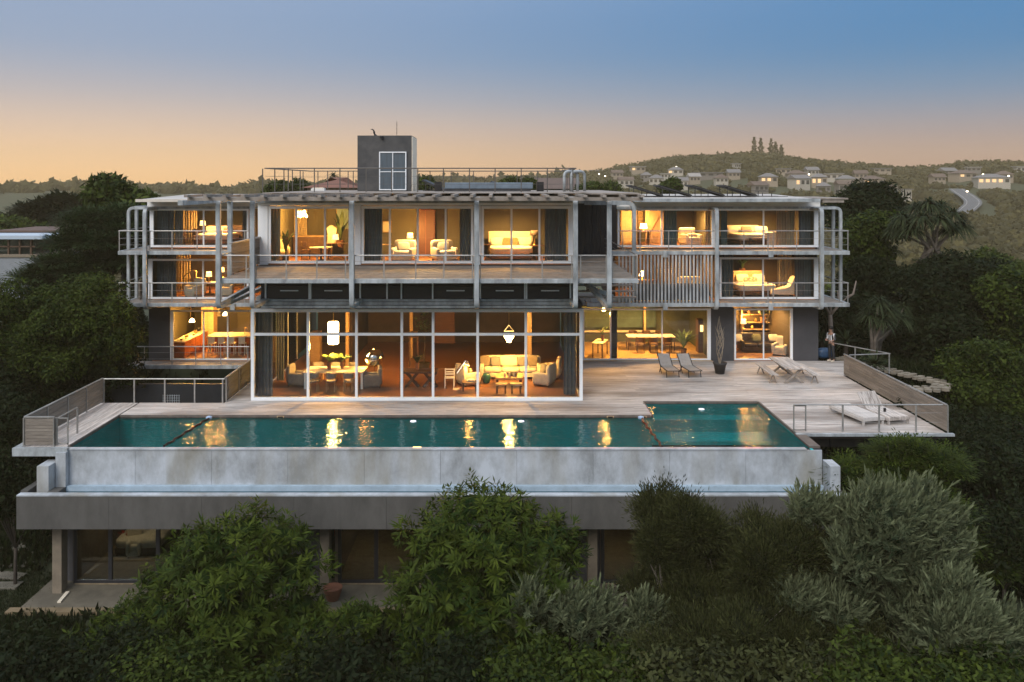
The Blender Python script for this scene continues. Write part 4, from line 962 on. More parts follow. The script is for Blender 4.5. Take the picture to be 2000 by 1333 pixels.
# east wing middle
z = 3.20
table_lamp('glowing lamp behind the slatted screen', (X(1254,44.5),44.5,z+.75), shade=M_lit, h=.45, power=45)
table('side_table', 'dark table behind the slatted screen', (X(1262,44.5),44.5,z), 0, 1.2, .5, .75, M_wood)
armchair('cream armchair seen through the slatted screen', (X(1350,44),44,z), R(0), 1.3)
downlight('small round light in the ceiling behind the slatted screen', (X(1330,44.3),44.3,5.5), 50)
bed('bed with yellow lit cover in the middle east bedroom', (X(1467,44.3),44.3,z), R(6), 2.0, M_oak, M_cream, 1.15)
cushion('cushion', 'black and white checked cushion on the middle east bed', 'cushion', (X(1466,44.7),44.7,z+.58), (.75,.14,.3), 0, .3, mat('checked_fabric',(.5,.45,.35),.9,col2=(.03,.03,.03),scale=9))
for px, lb in ((1450,'west'),(1482,'east')): cushion('pillow', lb+' white pillow on the middle east bed', 'pillow', (X(px,45.1),45.1,z+.55), (.7,.2,.45), 0, .3)
t = thing('chaise', 'curved cream chaise by the window of the middle east bedroom', 'chaise', (X(1530,43.4),43.4,z))
MB().prism([(-.75,.1),(-.7,.38),(-.1,.45),(.25,.55),(.45,1.0),(.62,1.1),(.55,.9),(.5,.1)], 'y', -.3, .35).build('body', M_cream, t, bevel=.06)
for x_ in (-.6,.4): MB().box(x_,x_+.05,-.2,.25,0,.1).build('leg', M_wood, t)
curtain('charcoal curtain at the west side of the middle east bedroom', X(1410,42.9), X(1432,42.9), 42.9, z, 5.5, M_curt)
curtain('sand curtain catching lamplight in the middle east bedroom', X(1518,43.8), X(1546,43.8), 43.8, z, 5.5, M_curtl)
curtain('charcoal curtain at the end of the middle east bedroom', X(1552,42.9), X(1586,42.9), 42.9, z, 5.5, M_curt)
plant('dark bushy plant behind the middle east bed', (X(1450,45.9),45.9,z+.9), .9, 22, spread=.6, lw=.12, seed=12)
downlight('small round light in the ceiling of the middle east bedroom', (X(1480,44.0),44.0,5.5), 85)
# east wing ground: dining
z = .035
table('console_table', 'pale topped console table with a vase under the wall light', (X(1172,43.5),43.5,z), R(70), 1.3, .6, .78, M_cream, M_wood)
plant('leafy stems in a jug on the console table', (X(1177,43.5),43.5,z+.78), .7, 10, spread=.35, lw=.05, pr=.09, seed=21)
t = pendant('bright bulb hanging near the slim dark column', (X(1179,43.3),43.3,2.42), [(0,0),(.09,.02),(.11,.09),(.06,.17),(0,.18)], power=110, drop=.28)
table('dining_table', 'long cream dining table behind the east sliding windows', (X(1270,45.2),45.2,z), 0, 2.6, .9, .76, M_cream, M_wood)
for i, (px, lb) in enumerate(((1251,'first'),(1276,'second'),(1303,'third'))):
    chair('dark dining chair, %s from the console table along the near side' % lb, (X(px,44.4),44.4,z), R(180), M_wood, group='dark dining chairs')
for i, (px, lb) in enumerate(((1236,'west'),(1262,'middle'),(1288,'east'))):
    chair('dark dining chair on the far side of the cream table, %s one' % lb, (X(px,46.1),46.1,z), 0, M_wood, group='dark dining chairs')
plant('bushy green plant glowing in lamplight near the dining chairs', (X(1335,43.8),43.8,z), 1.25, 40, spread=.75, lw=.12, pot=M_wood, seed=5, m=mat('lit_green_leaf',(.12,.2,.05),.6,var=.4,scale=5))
downlight('small round light in the ceiling over the cream dining table', (X(1265,44.6),44.6,2.8), 120)
hp(MB().box(3.8,9.0,47.1,47.2,.9,2.1), 'frosted_band', mat('teal_green_panel',(.07,.12,.11),.5,var=.2))
hp(MB().box(3.8,9.0,47.1,47.22,.62,.72), 'wall_shelf', M_cream)
hp(MB().box(X(1257,46.5),X(1261,46.5),46.4,46.6,.6,2.8), 'inner_post', M_oak)
t = thing('cabinet', 'dark cabinet with a glowing niche at the end of the dining room', 'cabinet', (X(1372,44.5),44.5,z)); MB().box(-.3,.25,-.3,.3,0,1.8).build('carcass', M_wood, t); MB().box(-.2,.15,-.32,-.302,1.15,1.5).build('niche', M_litw, t)
# lounge
sofa('dark low sofa facing the garden in the small east lounge', (X(1488,44.6),44.6,z), 0, 2.5, mat('dark_brown_leather',(.03,.018,.012),.45,var=.2))
for px, lb, m_ in ((1441,'cream cushion nearest the west jamb',M_cream),(1478,'yellow cushion in the middle of the dark sofa',M_olive),(1511,'cream cushion beside the draped throw',M_cream)): cushion('cushion', lb, 'cushion', (X(px,44.5),44.5,z+.55), (.5,.16,.42), 0, .3, m_)
t = thing('shelf_unit', 'laden wooden shelf at the back of the small east lounge', 'shelf', (X(1478,46.2),46.2,z)); 
for zz in (.9,1.3,1.75): MB().box(-.9,1.2,-.15,.15,zz,zz+.04).build('shelf', M_oak, t)
for xx in (-.9,1.16): MB().box(xx,xx+.04,-.15,.15,0,2.1).build('side_panel', M_oak, t)
for k in range(10):
    one(MB().lathe([(0,0),(.05,0),(.08,.1),(.04,.2),(0,.2)], n=10), 'ornament', rn.choice((M_cream,M_brass,M_terra)), 'small ornament on the %s board of the laden lounge shelf, %s from its west end' % (('lowest','middle','top')[k%3], ('first','second','third','fourth')[k//3]), 'ornament', (X(1448,46.2)+k*.2,46.15,z+(.94,1.34,1.79)[k%3]), group='ornaments on the lounge shelf')
plant('spreading fern on the lounge shelf', (X(1490,45.9),45.9,z+1.35), .8, 20, spread=.6, lw=.06, seed=9)
armchair('pale tilted armchair in the small east lounge', (X(1526,43.7),43.7,z), R(-40), .8)
table_lamp('lit lamp with a broad shade on the lounge shelf', (X(1452,45.8),45.8,z+1.0), power=60)
curtain('cream lit curtain at the side of the small east lounge', X(1527,45.4), X(1538,45.4), 45.4, z+.6, 2.8, M_curtl, n=3)
downlight('small round light in the ceiling of the small east lounge', (X(1490,44.2),44.2,2.8), 55)
# ------------------------------------------------------------------ hall behind the glass box
z = .035
t = table('dining_table', 'cream dining table with plants on it inside the glass hall', (X(656,37),37,z), 0, 2.7, 1.25, .76, M_cream, M_frame, leg=.09)
for i, (px, lb) in enumerate(((613,'first'),(647,'second'),(681,'third'))):
    chair('grey moulded chair, %s from the west along the near side of the cream table' % lb, (X(px,36.1),36.1,z), R(180), M_greyfab, M_oak, .8, 'grey chairs round the hall table')
for i, (px, lb) in enumerate(((622,'first'),(656,'second'),(690,'third'))):
    chair('grey moulded chair, %s from the west along the far side of the cream table' % lb, (X(px,38.0),38.0,z), 0, M_greyfab, M_oak, .8, 'grey chairs round the hall table')
armchair('grey woven armchair at the west end of the hall table', (X(582,37.1),37.1,z), R(80), .7, M_greyfab)
armchair('grey woven armchair at the east end of the hall table', (X(727,36.8),36.8,z), R(-80), .7, M_greyfab)
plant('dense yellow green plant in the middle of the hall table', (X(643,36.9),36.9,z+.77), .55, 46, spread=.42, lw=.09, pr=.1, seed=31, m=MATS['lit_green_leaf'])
plant('trailing dark plant on the east half of the hall table', (X(668,37.1),37.1,z+.77), .5, 40, spread=.5, lw=.08, pr=.1, seed=33)
t = thing('chandelier', 'tall two tiered glass bottle chandelier over the hall dining table', 'chandelier', (X(651,37),37,1.95))
for (z0, z1) in ((0,.42),(.5,.98)):
    for ring, nn in ((.2,14),(.1,7)):
        mb = MB()
        for k in range(nn):
            a = 6.283*k/nn; mb.lathe([(0,z0-.03*(k%2)),(.045,z0+.01),(.05,z1-.06),(.02,z1),(0,z1)], (math.cos(a)*ring, math.sin(a)*ring, 0), 8)
        mb.build('bottle_tier', M_lit, t)
MB().tube([(0,0,.98),(0,0,1.8)], .01, 5).build('cord', M_brass, t); pl(t, (0,0,-.15), 150)
t = thing('chandelier', 'tiered shell chandelier under a small triangular bracket in the glass hall', 'chandelier', (X(994,37.5),37.5,1.9))
for i, (r_, z0, z1) in enumerate(((.07,0,.12),(.13,.1,.25),(.22,.2,.42))):
    mb = MB(); nn = 6+i*5
    for k in range(nn):
        a = 6.283*k/nn; mb.soft((math.cos(a)*r_*.8, math.sin(a)*r_*.8, (z0+z1)/2), (.11,.11,z1-z0), .8, 8)
    mb.build('shell_tier', M_lit, t)
MB().tube([(-.22,0,.52),(0,0,.80),(.22,0,.52),(-.22,0,.52)], .014, 6).build('bracket', M_litw, t); MB().tube([(0,0,.8),(0,0,1.85)], .01, 5).build('cord', M_brass, t); pl(t, (0,0,-.12), 120)
t = thing('mirrored_globe', 'polished mirror globe on a stand at the east end of the hall table', 'lamp', (X(731,37.4),37.4,z+1.2))
mb = MB(); n_ = 24; prof = [(math.sin(math.pi*i/16)*.43, -math.cos(math.pi*i/16)*.43) for i in range(2, 17)]; mb.lathe(prof[:-1]+[(0,.43)], n=n_); mb.build('globe', M_mirror, t, True)
MB().tube([(0,0,-.40),(0,0,-1.15)], .02, 6).build('stem', M_mirror, t); MB().lathe([(0,-1.18),(.2,-1.18),(.2,-1.15),(0,-1.15)]).build('foot', M_mirror, t); pl(t, (-.5,-.2,-.2), 10)  # plain mirror globe; its point light hangs outside the shell
sofa('long cream sofa piled with cushions at the back of the hall seating', (X(997,38.7),38.7,z), 0, 2.9)
for i, (px, m_, sz, lb) in enumerate(((947,M_taupe,(.5,.16,.5),'dark taupe cushion at the west end of the long sofa'),(968,M_greyfab,(.5,.16,.46),'grey cushion second along the long sofa'),(994,M_cream,(.85,.16,.52),'large striped cream cushion in the middle of the long sofa'),(1021,M_greyfab,(.45,.16,.46),'grey cushion east of the large striped cushion'),(1041,M_taupe,(.5,.16,.5),'brown fringed cushion at the east end of the long sofa'))):
    cushion('cushion', lb, 'cushion', (X(px,38.75),38.75,z+.5), sz, 0, .2, m_)
armchair('cream armchair lit by the reading lamp', (X(914,37.3),37.3,z), R(120), .95, M_cream)
cushion('cushion', 'olive cushion standing in the lit cream armchair', 'cushion', (X(912,37.2),37.2,z+.45), (.4,.14,.4), R(60), .2, M_olive)
armchair('cream armchair turned from the window, piled with cushions', (X(1063,37.3),37.3,z), R(-115), .95, M_cream)
armchair('second cream armchair behind the one piled with cushions', (X(1078,38.6),38.6,z), R(-100), .9, M_cream)
cushion('cushion', 'grey cushion in the cream armchair piled with cushions', 'cushion', (X(1060,37.4),37.4,z+.5), (.42,.14,.42), R(-60), .2, M_greyfab)
cushion('cushion', 'tan cushion in the cream armchair piled with cushions', 'cushion', (X(1070,37.5),37.5,z+.5), (.42,.14,.42), R(-60), .2, M_taupe)
table('coffee_table', 'square timber coffee table before the long sofa', (X(994,37.2),37.2,z), 0, 1.25, .9, .42, M_oak, M_wood, .08, .1)
one(MB().lathe([(0,0),(.12,0),(.24,.06),(.25,.08),(.2,.07),(0,.03)]), 'tray', M_black, 'dark round tray on the coffee table', 'tray', (X(1000,37.3),37.3,z+.425))
for k, (px, lb) in enumerate(((986,'west'),(995,'middle'),(1004,'east'))): one(MB().lathe([(0,0),(.045,0),(.045,.2),(0,.2)], n=12), 'candle', M_cream, lb+' one of three pale candles on the coffee table', 'candle', (X(px,36.95),36.95,z+.425), group='candles on the coffee table')
for px, lb in ((979,'west'),(1008,'east')):
    s = table('wooden_stool', 'low dark wooden stool by the glass, %s one' % lb, (X(px,35.8),35.8,z), 0, .5, .38, .42, M_oak, M_wood, .07, .07, 'stool', 'low wooden stools'); 
one(MB().lathe([(0,0),(.14,0),(.19,.1),(.2,.3),(.16,.42),(0,.43)], n=18), 'garden_stool', mat('teal_ceramic',(.03,.13,.11),.25), 'teal ceramic drum stool between armchair and sofa', 'stool', (X(950,37.6),37.6,z), smooth=True)
t = table('side_table', 'dark box table with books in front of the lit armchair', (X(917,36.2),36.2,z), 0, .65, .5, .4, M_wood)
one(MB().box(-.17,.17,-.12,.12,0,.05).box(-.13,.14,-.1,.1,.051,.09), 'book_stack', M_cream, 'two books on the dark box table', 'books', (X(920,36.2),36.2,z+.402))
t = thing('floor_lamp', 'jointed floor lamp bent over the cream armchair', 'floor lamp', (X(891,36.4),36.4,z))
MB().lathe([(0,0),(.16,0),(.16,.03),(.03,.05),(0,.05)]).build('foot', M_cream, t); MB().tube([(0,0,.05),(-.02,0,.75),(.35,.1,1.28)], .015, 6).build('arm', M_mirror, t); MB().tube([(.03,.02,.7),(.42,.12,1.24)], .012, 6).build('arm', M_mirror, t)
sh = MB().lathe([(.03,0),(.13,.16),(.125,.16),(.02,.02)], n=16).build('lamp_shade', M_cream, t); sh.location = (.52,.1,1.22); sh.rotation_euler = (R(160),R(20),0); pl(t, (.56,.05,1.0), 22)
t = thing('slatted_chair', 'small pale slatted chair beside the floor lamp', 'chair', (X(878,36.8),36.8,z))
for xx in (-.2,.2):
    for yy in (-.18,.18): MB().box(xx-.02,xx+.02,yy-.02,yy+.02,0,.8 if yy > 0 else .42).build('leg', M_frame, t)
MB().box(-.22,.22,-.2,.2,.42,.45).build('seat', M_frame, t)
for zz in (.52,.62,.74): MB().box(-.18,.18,.17,.19,zz,zz+.05).build('back_slat', M_frame, t)
t = thing('trestle_table', 'dark rough wood trestle table with foliage in the middle of the glass hall', 'table', (X(822,36.7),36.7,z)); MB().box(-.75,.75,-.4,.4,.72,.78).build('table_top', M_wood, t)
for a in (-.4,.4): MB().bar((a-.3,0,.0),(a+.3,0,.72),.09,.12).build('leg', M_wood, t); MB().bar((a+.3,.1,.0),(a-.3,.1,.72),.09,.12).build('leg', M_wood, t)
plant('dark round leaved plant on the trestle table', (X(815,36.7),36.7,z+.8), .5, 34, spread=.35, lw=.11, pr=.1, seed=41)
one(MB().lathe([(0,0),(.06,0),(.16,.12),(.22,.2),(.2,.2),(.05,.05),(0,.04)], n=16), 'bowl', M_brass, 'brass bowl on a tall stand deep in the glass hall', 'bowl', (X(808,41),41,1.55))
table('console_table', 'narrow dark stand holding a brass bowl', (X(808,41),41,z), 0, .5,.4,1.5, M_wood)
t = thing('indoor_tree', 'tall dark indoor tree in the middle of the glass hall', 'plant', (X(828,40),40,z))
MB().lathe([(0,0),(.22,0),(.28,.4),(0,.4)]).build('pot', M_pot, t); MB().tube([(0,0,.4),(.05,0,1.3),(-.03,0,2.2)], .03, 6).build('trunk', M_barkd, t)
mb = MB(); rn = random.Random(2)
for k in range(120):
    a = rn.uniform(0,6.28); p = Vector((math.cos(a)*rn.uniform(0,.5), math.sin(a)*rn.uniform(0,.5), rn.uniform(1.9,3.1))); q = Vector((rn.uniform(-1,1),rn.uniform(-1,1),rn.uniform(-.5,.6))).normalized()*.2; s = q.cross(Vector((0,0,1)))*.3
    mb.add([p,p+q*.5+s,p+q,p+q*.5-s],[(0,1,2,3)])
mb.build('leaves', M_leafin, t)
curtain('grey curtain gathered at the west end of the glass hall', X(500,35.3), X(533,35.3), 35.3, z, 3.7, M_curt)
curtain('grey curtain further back along the west side of the hall', X(541,38), X(555,38), 38, z, 3.7, M_curt)
curtain('grey curtain gathered at the east end of the glass hall', X(1101,35.5), X(1124,35.5), 35.5, z, 3.7, M_curt)
downlight('faint round light in the west part of the hall ceiling', (X(720,39.5),39.5,3.75), 60); downlight('faint round light in the east part of the hall ceiling', (X(1000,38.8),38.8,3.75), 75)
# lower rooms
z = -4.935
bed('bed with pale cover in the lower west room', (X(290,32),32,z), 0, 1.7, M_wood, M_cream, .9)
t = plant('bright red flowers in a pot in the lower west room', (X(246,31.6),31.6,z), .55, 30, spread=.3, lw=.1, seed=51, m=mat('red_petals',(.55,.04,.02),.6,emit=(1,.1,.03),estr=.0)); armchair('small pale armchair beside the lower bed', (X(262,31.2),31.2,z), R(20), .55, M_cream)
downlight('faint round light in the lower west room ceiling', (X(250,31),31,-2.48), 48, (1,.62,.34))
downlight('faint round light in the lower middle room ceiling', (X(745,31),31,-2.48), 30, (1,.62,.34))
downlight('faint round light in the lower east room ceiling', (X(1210,31),31,-2.48), 45, (1,.55,.28))
t = thing('bookcase', 'dark red bookcase in the lower middle room', 'bookcase', (X(672,33),33,z)); MB().box(-.35,.35,-.2,.2,0,2).build('carcass', M_redwood, t)
for k in range(4): MB().box(-.32,.32,-.24,-.21,.3+k*.45,.34+k*.45).build('shelf', M_wood, t)
one(MB().lathe([(0,0),(.2,0),(.3,.3),(.33,.42),(.27,.42),(0,.36)], n=16), 'terracotta_pot', M_terra, 'terracotta pot on the lower terrace beside the middle column', 'pot', (X(650,27.9),27.9,-4.975))
one(MB().box(-.06,.06,-.35,.35,0,.05), 'folded_towel', M_cream, 'small pale bar lying on the lower terrace', 'towel', (X(124,28),28,-4.975), .1)

# ------------------------------------------------------------------ things on the deck
def sling_lounger(label, loc, rz):
    t = thing('sling_lounger', label, 'sun lounger', loc, rz, 'taupe sling loungers'); sy = .30
    MB().sweep(arc_path([(0,-1.05,.33),(0,.12,.33),(0,.66,.80)], .08), .56, .02).build('sling', M_mesh, t)
    for s in (-1,1):
        MB().sweep(arc_path([(s*sy,-1.07,.33),(s*sy,.12,.33),(s*sy,.68,.82)], .08), .035, .035).build('side_rail', M_pot, t)
        MB().bar((s*sy,-.85,.32),(s*sy,-.95,0),.03).build('leg', M_pot, t); MB().bar((s*sy,.0,.32),(s*sy,.25,0),.03).build('leg', M_pot, t); MB().bar((s*sy,.3,.55),(s*sy,-.1,.0),.025).build('leg', M_pot, t)
    MB().bar((-sy,-1.06,.33),(sy,-1.06,.33),.035).build('end_bar', M_pot, t)
    return t
sling_lounger('taupe sling lounger with raised back, the one farther from the potted tree', (X(1303,39.7),39.7,.0), R(5))
sling_lounger('taupe sling lounger with raised back, the one nearer the potted tree', (X(1343,39.7),39.7,.0), R(8))
M_palebark = mat('pale_dry_stem', (.27,.22,.16), .85, var=.2)
t = thing('potted_tree', 'bare twisted stems in a tall charcoal pot against the dark wall', 'potted tree', (X(1406,39.6),39.6,0))
MB().lathe([(0,0),(.21,0),(.3,.44),(.33,.46),(.34,.54),(.29,.54),(.28,.47),(0,.45)], n=24).build('pot', M_pot, t, True)
for k in range(5):
    rn = random.Random(60+k); pts = []
    for i in range(9):
        u = i/8; a = u*5+k*1.26; r_ = .16*math.sin(u*math.pi)+.02; pts.append((math.cos(a)*r_, math.sin(a)*r_, .45+u*(1.75+.14*k)))
    MB().tube(pts, [.022*(1-i/12) for i in range(9)], 5).build('stem', M_palebark, t)
for k in range(10):
    a = k*2.4; MB().tube([(0,0,1.2+k*.06),(math.cos(a)*.16,math.sin(a)*.1,1.45+k*.07),(math.cos(a)*.24,math.sin(a)*.1,1.75+k*.06)], [.010,.008,.004], 4).build('twig', M_palebark, t)
t = thing('picnic_table', 'weathered plank table on crossed legs on the deck', 'picnic table', (X(1537,38.6),38.6,0), R(-1))
for k in range(5): MB().box(-.48+k*.193,-.295+k*.193,-1.25,1.25,.70,.745, random.random()).build('plank', M_deckl, t)
for y in (-.95,.95):
    for s in (-1,1): MB().bar((s*.45,y+s*.04,0),(-s*.38,y+s*.04,.7),.09,.07,(0,1,0)).build('leg', M_teak, t)
MB().box(-.04,.04,-.95,.95,.30,.38).build('stretcher', M_teak, t)
for s, lb in ((-1,'plank bench on the glass wall side of the picnic table'),(1,'plank bench on the balustrade side of the picnic table')):
    c = Vector((X(1537,38.6),38.6,0))+Matrix.Rotation(R(-1),3,'Z') @ Vector((s*.95,0,0))
    b_ = thing('picnic_bench', lb, 'bench', c, R(-1), 'benches of the picnic table')
    for k in range(2): MB().box(-.17+k*.175,-.005+k*.175,-1.2,1.2,.41,.45, random.random()).build('plank', M_deckl, b_)
    for y in (-.95,.95): MB().bar((-.16,y,0),(0,y,.41),.045,.06,(0,1,0)).build('leg', M_teak, b_); MB().bar((.16,y,0),(0,y,.41),.045,.06,(0,1,0)).build('leg', M_teak, b_)
def daybed(label, loc, rz, raised, m):
    t = thing('slatted_daybed', label, 'daybed', loc, rz, 'slatted teak daybeds'); n_ = 9
    for k in range(n_):
        x_ = -.42+k*.0945; y1 = .35 if raised else 1.0
        MB().box(x_,x_+.082,-1.0,y1,.27,.30,rnd.random()).build('slat', m, t)
        if raised: MB().bar((x_+.04,.36,.29),(x_+.04,.86,.80),.082,.025).build('back_slat', m, t)
    for s in (-1,1): MB().box(s*.45-.03,s*.45+.03,-1.03,1.03,.16,.268).build('side_rail', m, t)
    for y in (-1.0,.96):
        for s in (-.42,.42): MB().box(s-.035,s+.035,y-.0,y+.07,0,.158).build('leg', m, t)
    MB().box(-.42,.42,-1.03,-1.002,.17,.268).build('end_rail', m, t)
    return t
M_tw = tint_mat('bleached_teak', (.46,.43,.40), (.66,.63,.60), .7, 3, (4,.4,1), .5, .15)
daybed('bleached slatted daybed lying flat, farther from the balustrade', (X(1672,32.1),32.1,0), R(14), False, M_tw)
daybed('browner slatted daybed with raised back beside the bleached one', (X(1722,32.1),32.2,0), R(14), True, M_deckl)
one(MB().lathe([(0,0),(.05,0),(.05,.14),(0,.14)], n=12), 'black_mug', M_black, 'small black mug on the browner daybed', 'mug', (X(1728,31.9),31.9,.302))
one(MB().soft((0,0,.28), (.9,.5,.55), .7, 18), 'blue_bag', M_blue, 'blue plastic sack on the deck behind the person', 'bag', (X(1611,43.0),43.0,0), smooth=True)

# ------------------------------------------------------------------ person
def skin_mesh(name, verts, edges, rad, m, parent, root=0, sub=1):
    me = bpy.data.meshes.new(name); me.from_pydata(verts, edges, []); o = bpy.data.objects.new(name, me); COL.objects.link(o); o.parent = parent
    o.modifiers.new('skin', 'SKIN'); me.skin_vertices or bpy.context.view_layer.update()
    if not me.skin_vertices:
        bpy.context.view_layer.objects.active = o; bpy.ops.mesh.customdata_skin_add()
    for i, r_ in enumerate(rad):
        s = me.skin_vertices[0].data[i]; s.radius = r_ if isinstance(r_, tuple) else (r_, r_); s.use_root = (i == root)
    o.modifiers['skin'].use_smooth_shade = True
    if sub: q = o.modifiers.new('subd', 'SUBSURF'); q.levels = sub; q.render_levels = sub+1
    me.materials.append(m); return o
per = thing('person', 'person in a black and white striped shirt and black trousers beside the dark wall', 'person', (X(1624,42.3),42.3,0), R(-62))
V_ = [(0,0,.95),(0,0,1.12),(0,-.01,1.28),(0,-.02,1.42),(0,-.04,1.51),(0,-.07,1.60),(0,-.09,1.68),
      (-.17,-.02,1.40),(-.24,-.02,1.15),(-.17,-.24,1.10),(-.09,-.32,1.13), (.17,-.02,1.40),(.24,-.02,1.15),(.17,-.24,1.08),(.09,-.32,1.12),
      (-.09,0,.90),(-.10,-.02,.50),(-.11,.03,.09),(-.11,-.1,.04), (.09,0,.90),(.11,.0,.50),(.12,.05,.09),(.12,-.08,.04)]
E_ = [(0,1),(1,2),(2,3),(3,4),(4,5),(5,6),(3,7),(7,8),(8,9),(9,10),(3,11),(11,12),(12,13),(13,14),(0,15),(15,16),(16,17),(17,18),(0,19),(19,20),(20,21),(21,22)]
rd = [(.14,.10),(.13,.09),(.15,.10),(.14,.09),.05,(.07,.09),(.07,.085),.055,.042,.034,.03,.055,.042,.034,.03,.085,.058,.04,.035,.085,.058,.04,.035]
skin_mesh('body', V_, E_, rd, M_skin, per)
M_shirt = bpy.data.materials.new('striped_shirt'); M_shirt.use_nodes = True
nt = M_shirt.node_tree; tcn = nt.nodes.new('ShaderNodeTexCoord'); wv = nt.nodes.new('ShaderNodeTexWave'); wv.inputs['Scale'].default_value = 2.4; wv.bands_direction = 'X'
cr = nt.nodes.new('ShaderNodeValToRGB'); cr.color_ramp.interpolation = 'CONSTANT'; cr.color_ramp.elements[0].color = (.02,.02,.025,1); cr.color_ramp.elements[1].color = (.7,.72,.75,1); cr.color_ramp.elements[1].position = .5
nt.links.new(tcn.outputs['Object'], wv.inputs[0]); nt.links.new(wv.outputs[0], cr.inputs[0]); nt.links.new(cr.outputs[0], nt.nodes['Principled BSDF'].inputs['Base Color'])
Vs = [(0,0,.93),(0,0,1.12),(0,-.01,1.28),(0,-.02,1.43),(-.18,-.02,1.41),(-.25,-.02,1.15),(-.22,-.12,1.13),(.18,-.02,1.41),(.25,-.02,1.15),(.22,-.12,1.12)]
skin_mesh('shirt', Vs, [(0,1),(1,2),(2,3),(3,4),(4,5),(5,6),(3,7),(7,8),(8,9)], [(.18,.13),(.16,.115),(.175,.12),(.15,.10),.075,.062,.055,.075,.062,.055], M_shirt, per)
Vt = [(0,0,1.0),(0,0,.93),(-.09,0,.86),(-.10,-.02,.50),(-.11,.03,.10),(.09,0,.86),(.11,0,.50),(.12,.05,.10)]
skin_mesh('trousers', Vt, [(0,1),(1,2),(2,3),(3,4),(1,5),(5,6),(6,7)], [(.15,.11),(.155,.12),.10,.075,.065,.10,.075,.065], M_panel, per)
MB().soft((0,-.045,1.735), (.215,.25,.20), .8, 14).build('hair', M_hair, per, True)
for s in (-1,1):
    MB().soft((s*.115,-.05,.035), (.085,.25,.07), .5, 12).build('shoe', M_cream, per, True)
    MB().soft((s*.035,-.175,1.655), (.02,.012,.012), 1, 8).build('eye', M_black, per)
    for k in range(5): MB().tube([(s*.08-s*.012*k,-.33,1.14-.004*k),(s*.05-s*.012*k,-.38,1.13),(s*.03-s*.01*k,-.40,1.10)], [.011,.010,.008], 6).build('finger', M_skin, per)

# ------------------------------------------------------------------ on the roofs
def solar(label, loc, rz, L=1.75, D=1.7, tilt=17, frame_only=False):
    t = thing('solar_panel', label, 'solar panel', loc, rz, 'tilted panels on the flat roofs'); a = R(tilt)
    dx, dz = math.cos(a)*L/2, math.sin(a)*L/2; c = dz+.1
    if not frame_only:
        M = Matrix.Translation((0,0,c)) @ Matrix.Rotation(a, 4, 'Y'); MB().xbox(M, L, D, .05).build('panel', mat('solar_glass',(.010,.011,.014),.45,spec=.25), t)
        M2 = Matrix.Translation((0,0,c-.03)) @ Matrix.Rotation(a, 4, 'Y'); MB().xbox(M2, L+.05, D+.05, .05).build('panel_frame', M_pot, t)
    for y in (-D/2+.1, D/2-.1):
        MB().bar((-dx+.15,y,0),(-dx+.15,y,c+dz-.1),.035).build('leg', M_pot, t); MB().bar((0,y,0),(0,y,c-.04),.035).build('leg', M_pot, t); MB().bar((-dx,y,.02),(dx,y,.02),.03).build('rail', M_pot, t)
        if frame_only: MB().bar((-dx,y,c+dz-.1),(.2,y,c+dz-.1),.025).build('rail', M_pot, t)
    return t
RYY = 44.0
solar('tilted panel partly behind the weathered centre roof', (X(1258,RYY),RYY,8.47), 0)
solar('second tilted panel, clear of the weathered centre roof', (X(1313,RYY),RYY,8.47), 0)
solar('third tilted panel, in the middle of the east roof', (X(1376,RYY),RYY,8.47), 0)
solar('fourth tilted panel, last with glass on the east roof', (X(1438,RYY),RYY,8.47), 0)
solar('low empty panel rack toward the end of the east roof', (X(1498,RYY),RYY,8.47), 0, frame_only=True, tilt=10)
solar('tilted dark panel on the terrace nearest the roof tower', (X(848,41),41,8.8), R(-8), 1.1, .9, 24)
solar('tilted dark panel behind the blue grey cover on the terrace', (X(980,42.5),42.5,8.8), R(-8), 1.1, .9, 20)
t = thing('spa_cover', 'long low blue grey covered box on the roof terrace', 'box', (X(955,39.5),39.5,8.805))
MB().box(-2.1,2.1,-.5,.5,.12,.42).build('cover', mat('blue_grey_tarp',(.12,.16,.20),.6,var=.25,scale=2,bump=.4,bscale=4), t, bevel=.03); MB().box(-2.25,2.0,-.45,.45,0,.115).build('base', M_dark, t)
for x_ in (-2.6,2.3): MB().box(x_,x_+.32,-.4,.4,0,.45).build('end_box', M_black, t)
for px, lb in ((1102,'first'),(1116,'second')):
    t = thing('roof_pipe', 'thick grey pipe hoop on the end of the roof terrace, %s one' % lb, 'pipe', (X(px,38.5),38.5,8.8), group='pipe hoops on the roof')
    MB().tube(arc_path([(0,0,0),(0,0,.95),(.65,.3,.95),(.65,.3,0)], .25), .07, 10).build('pipe', M_steel, t, True)
t = thing('flat_chimney', 'low white box vent on the terrace before the roofed house behind', 'vent', (X(622,43),43,8.8)); MB().box(-.35,.35,-.2,.2,0,.12).build('cap', M_white, t); MB().box(-.28,.28,-.15,.15,.12,.16).build('top', M_cream, t)
bird = thing('bird', 'dark bird perched on the edge of the roof tower', 'bird', (X(731,40.6),40.6,Z(265,40.0)+.0), R(-90)); bird.scale = (1.25,)*3
skin_mesh('body', [(0,-.02,.08),(0,.0,.14),(0,-.02,.22),(0,-.07,.27),(0,-.15,.27),(0,.10,.02),(0,.16,-.03)], [(0,1),(1,2),(2,3),(3,4),(0,5),(5,6)], [.045,.05,.03,.026,.006,.025,.012], M_black, bird)
for s in (-.02,.02): MB().tube([(s,0,0),(s,0,.07)], .006, 4).build('leg', M_black, bird)
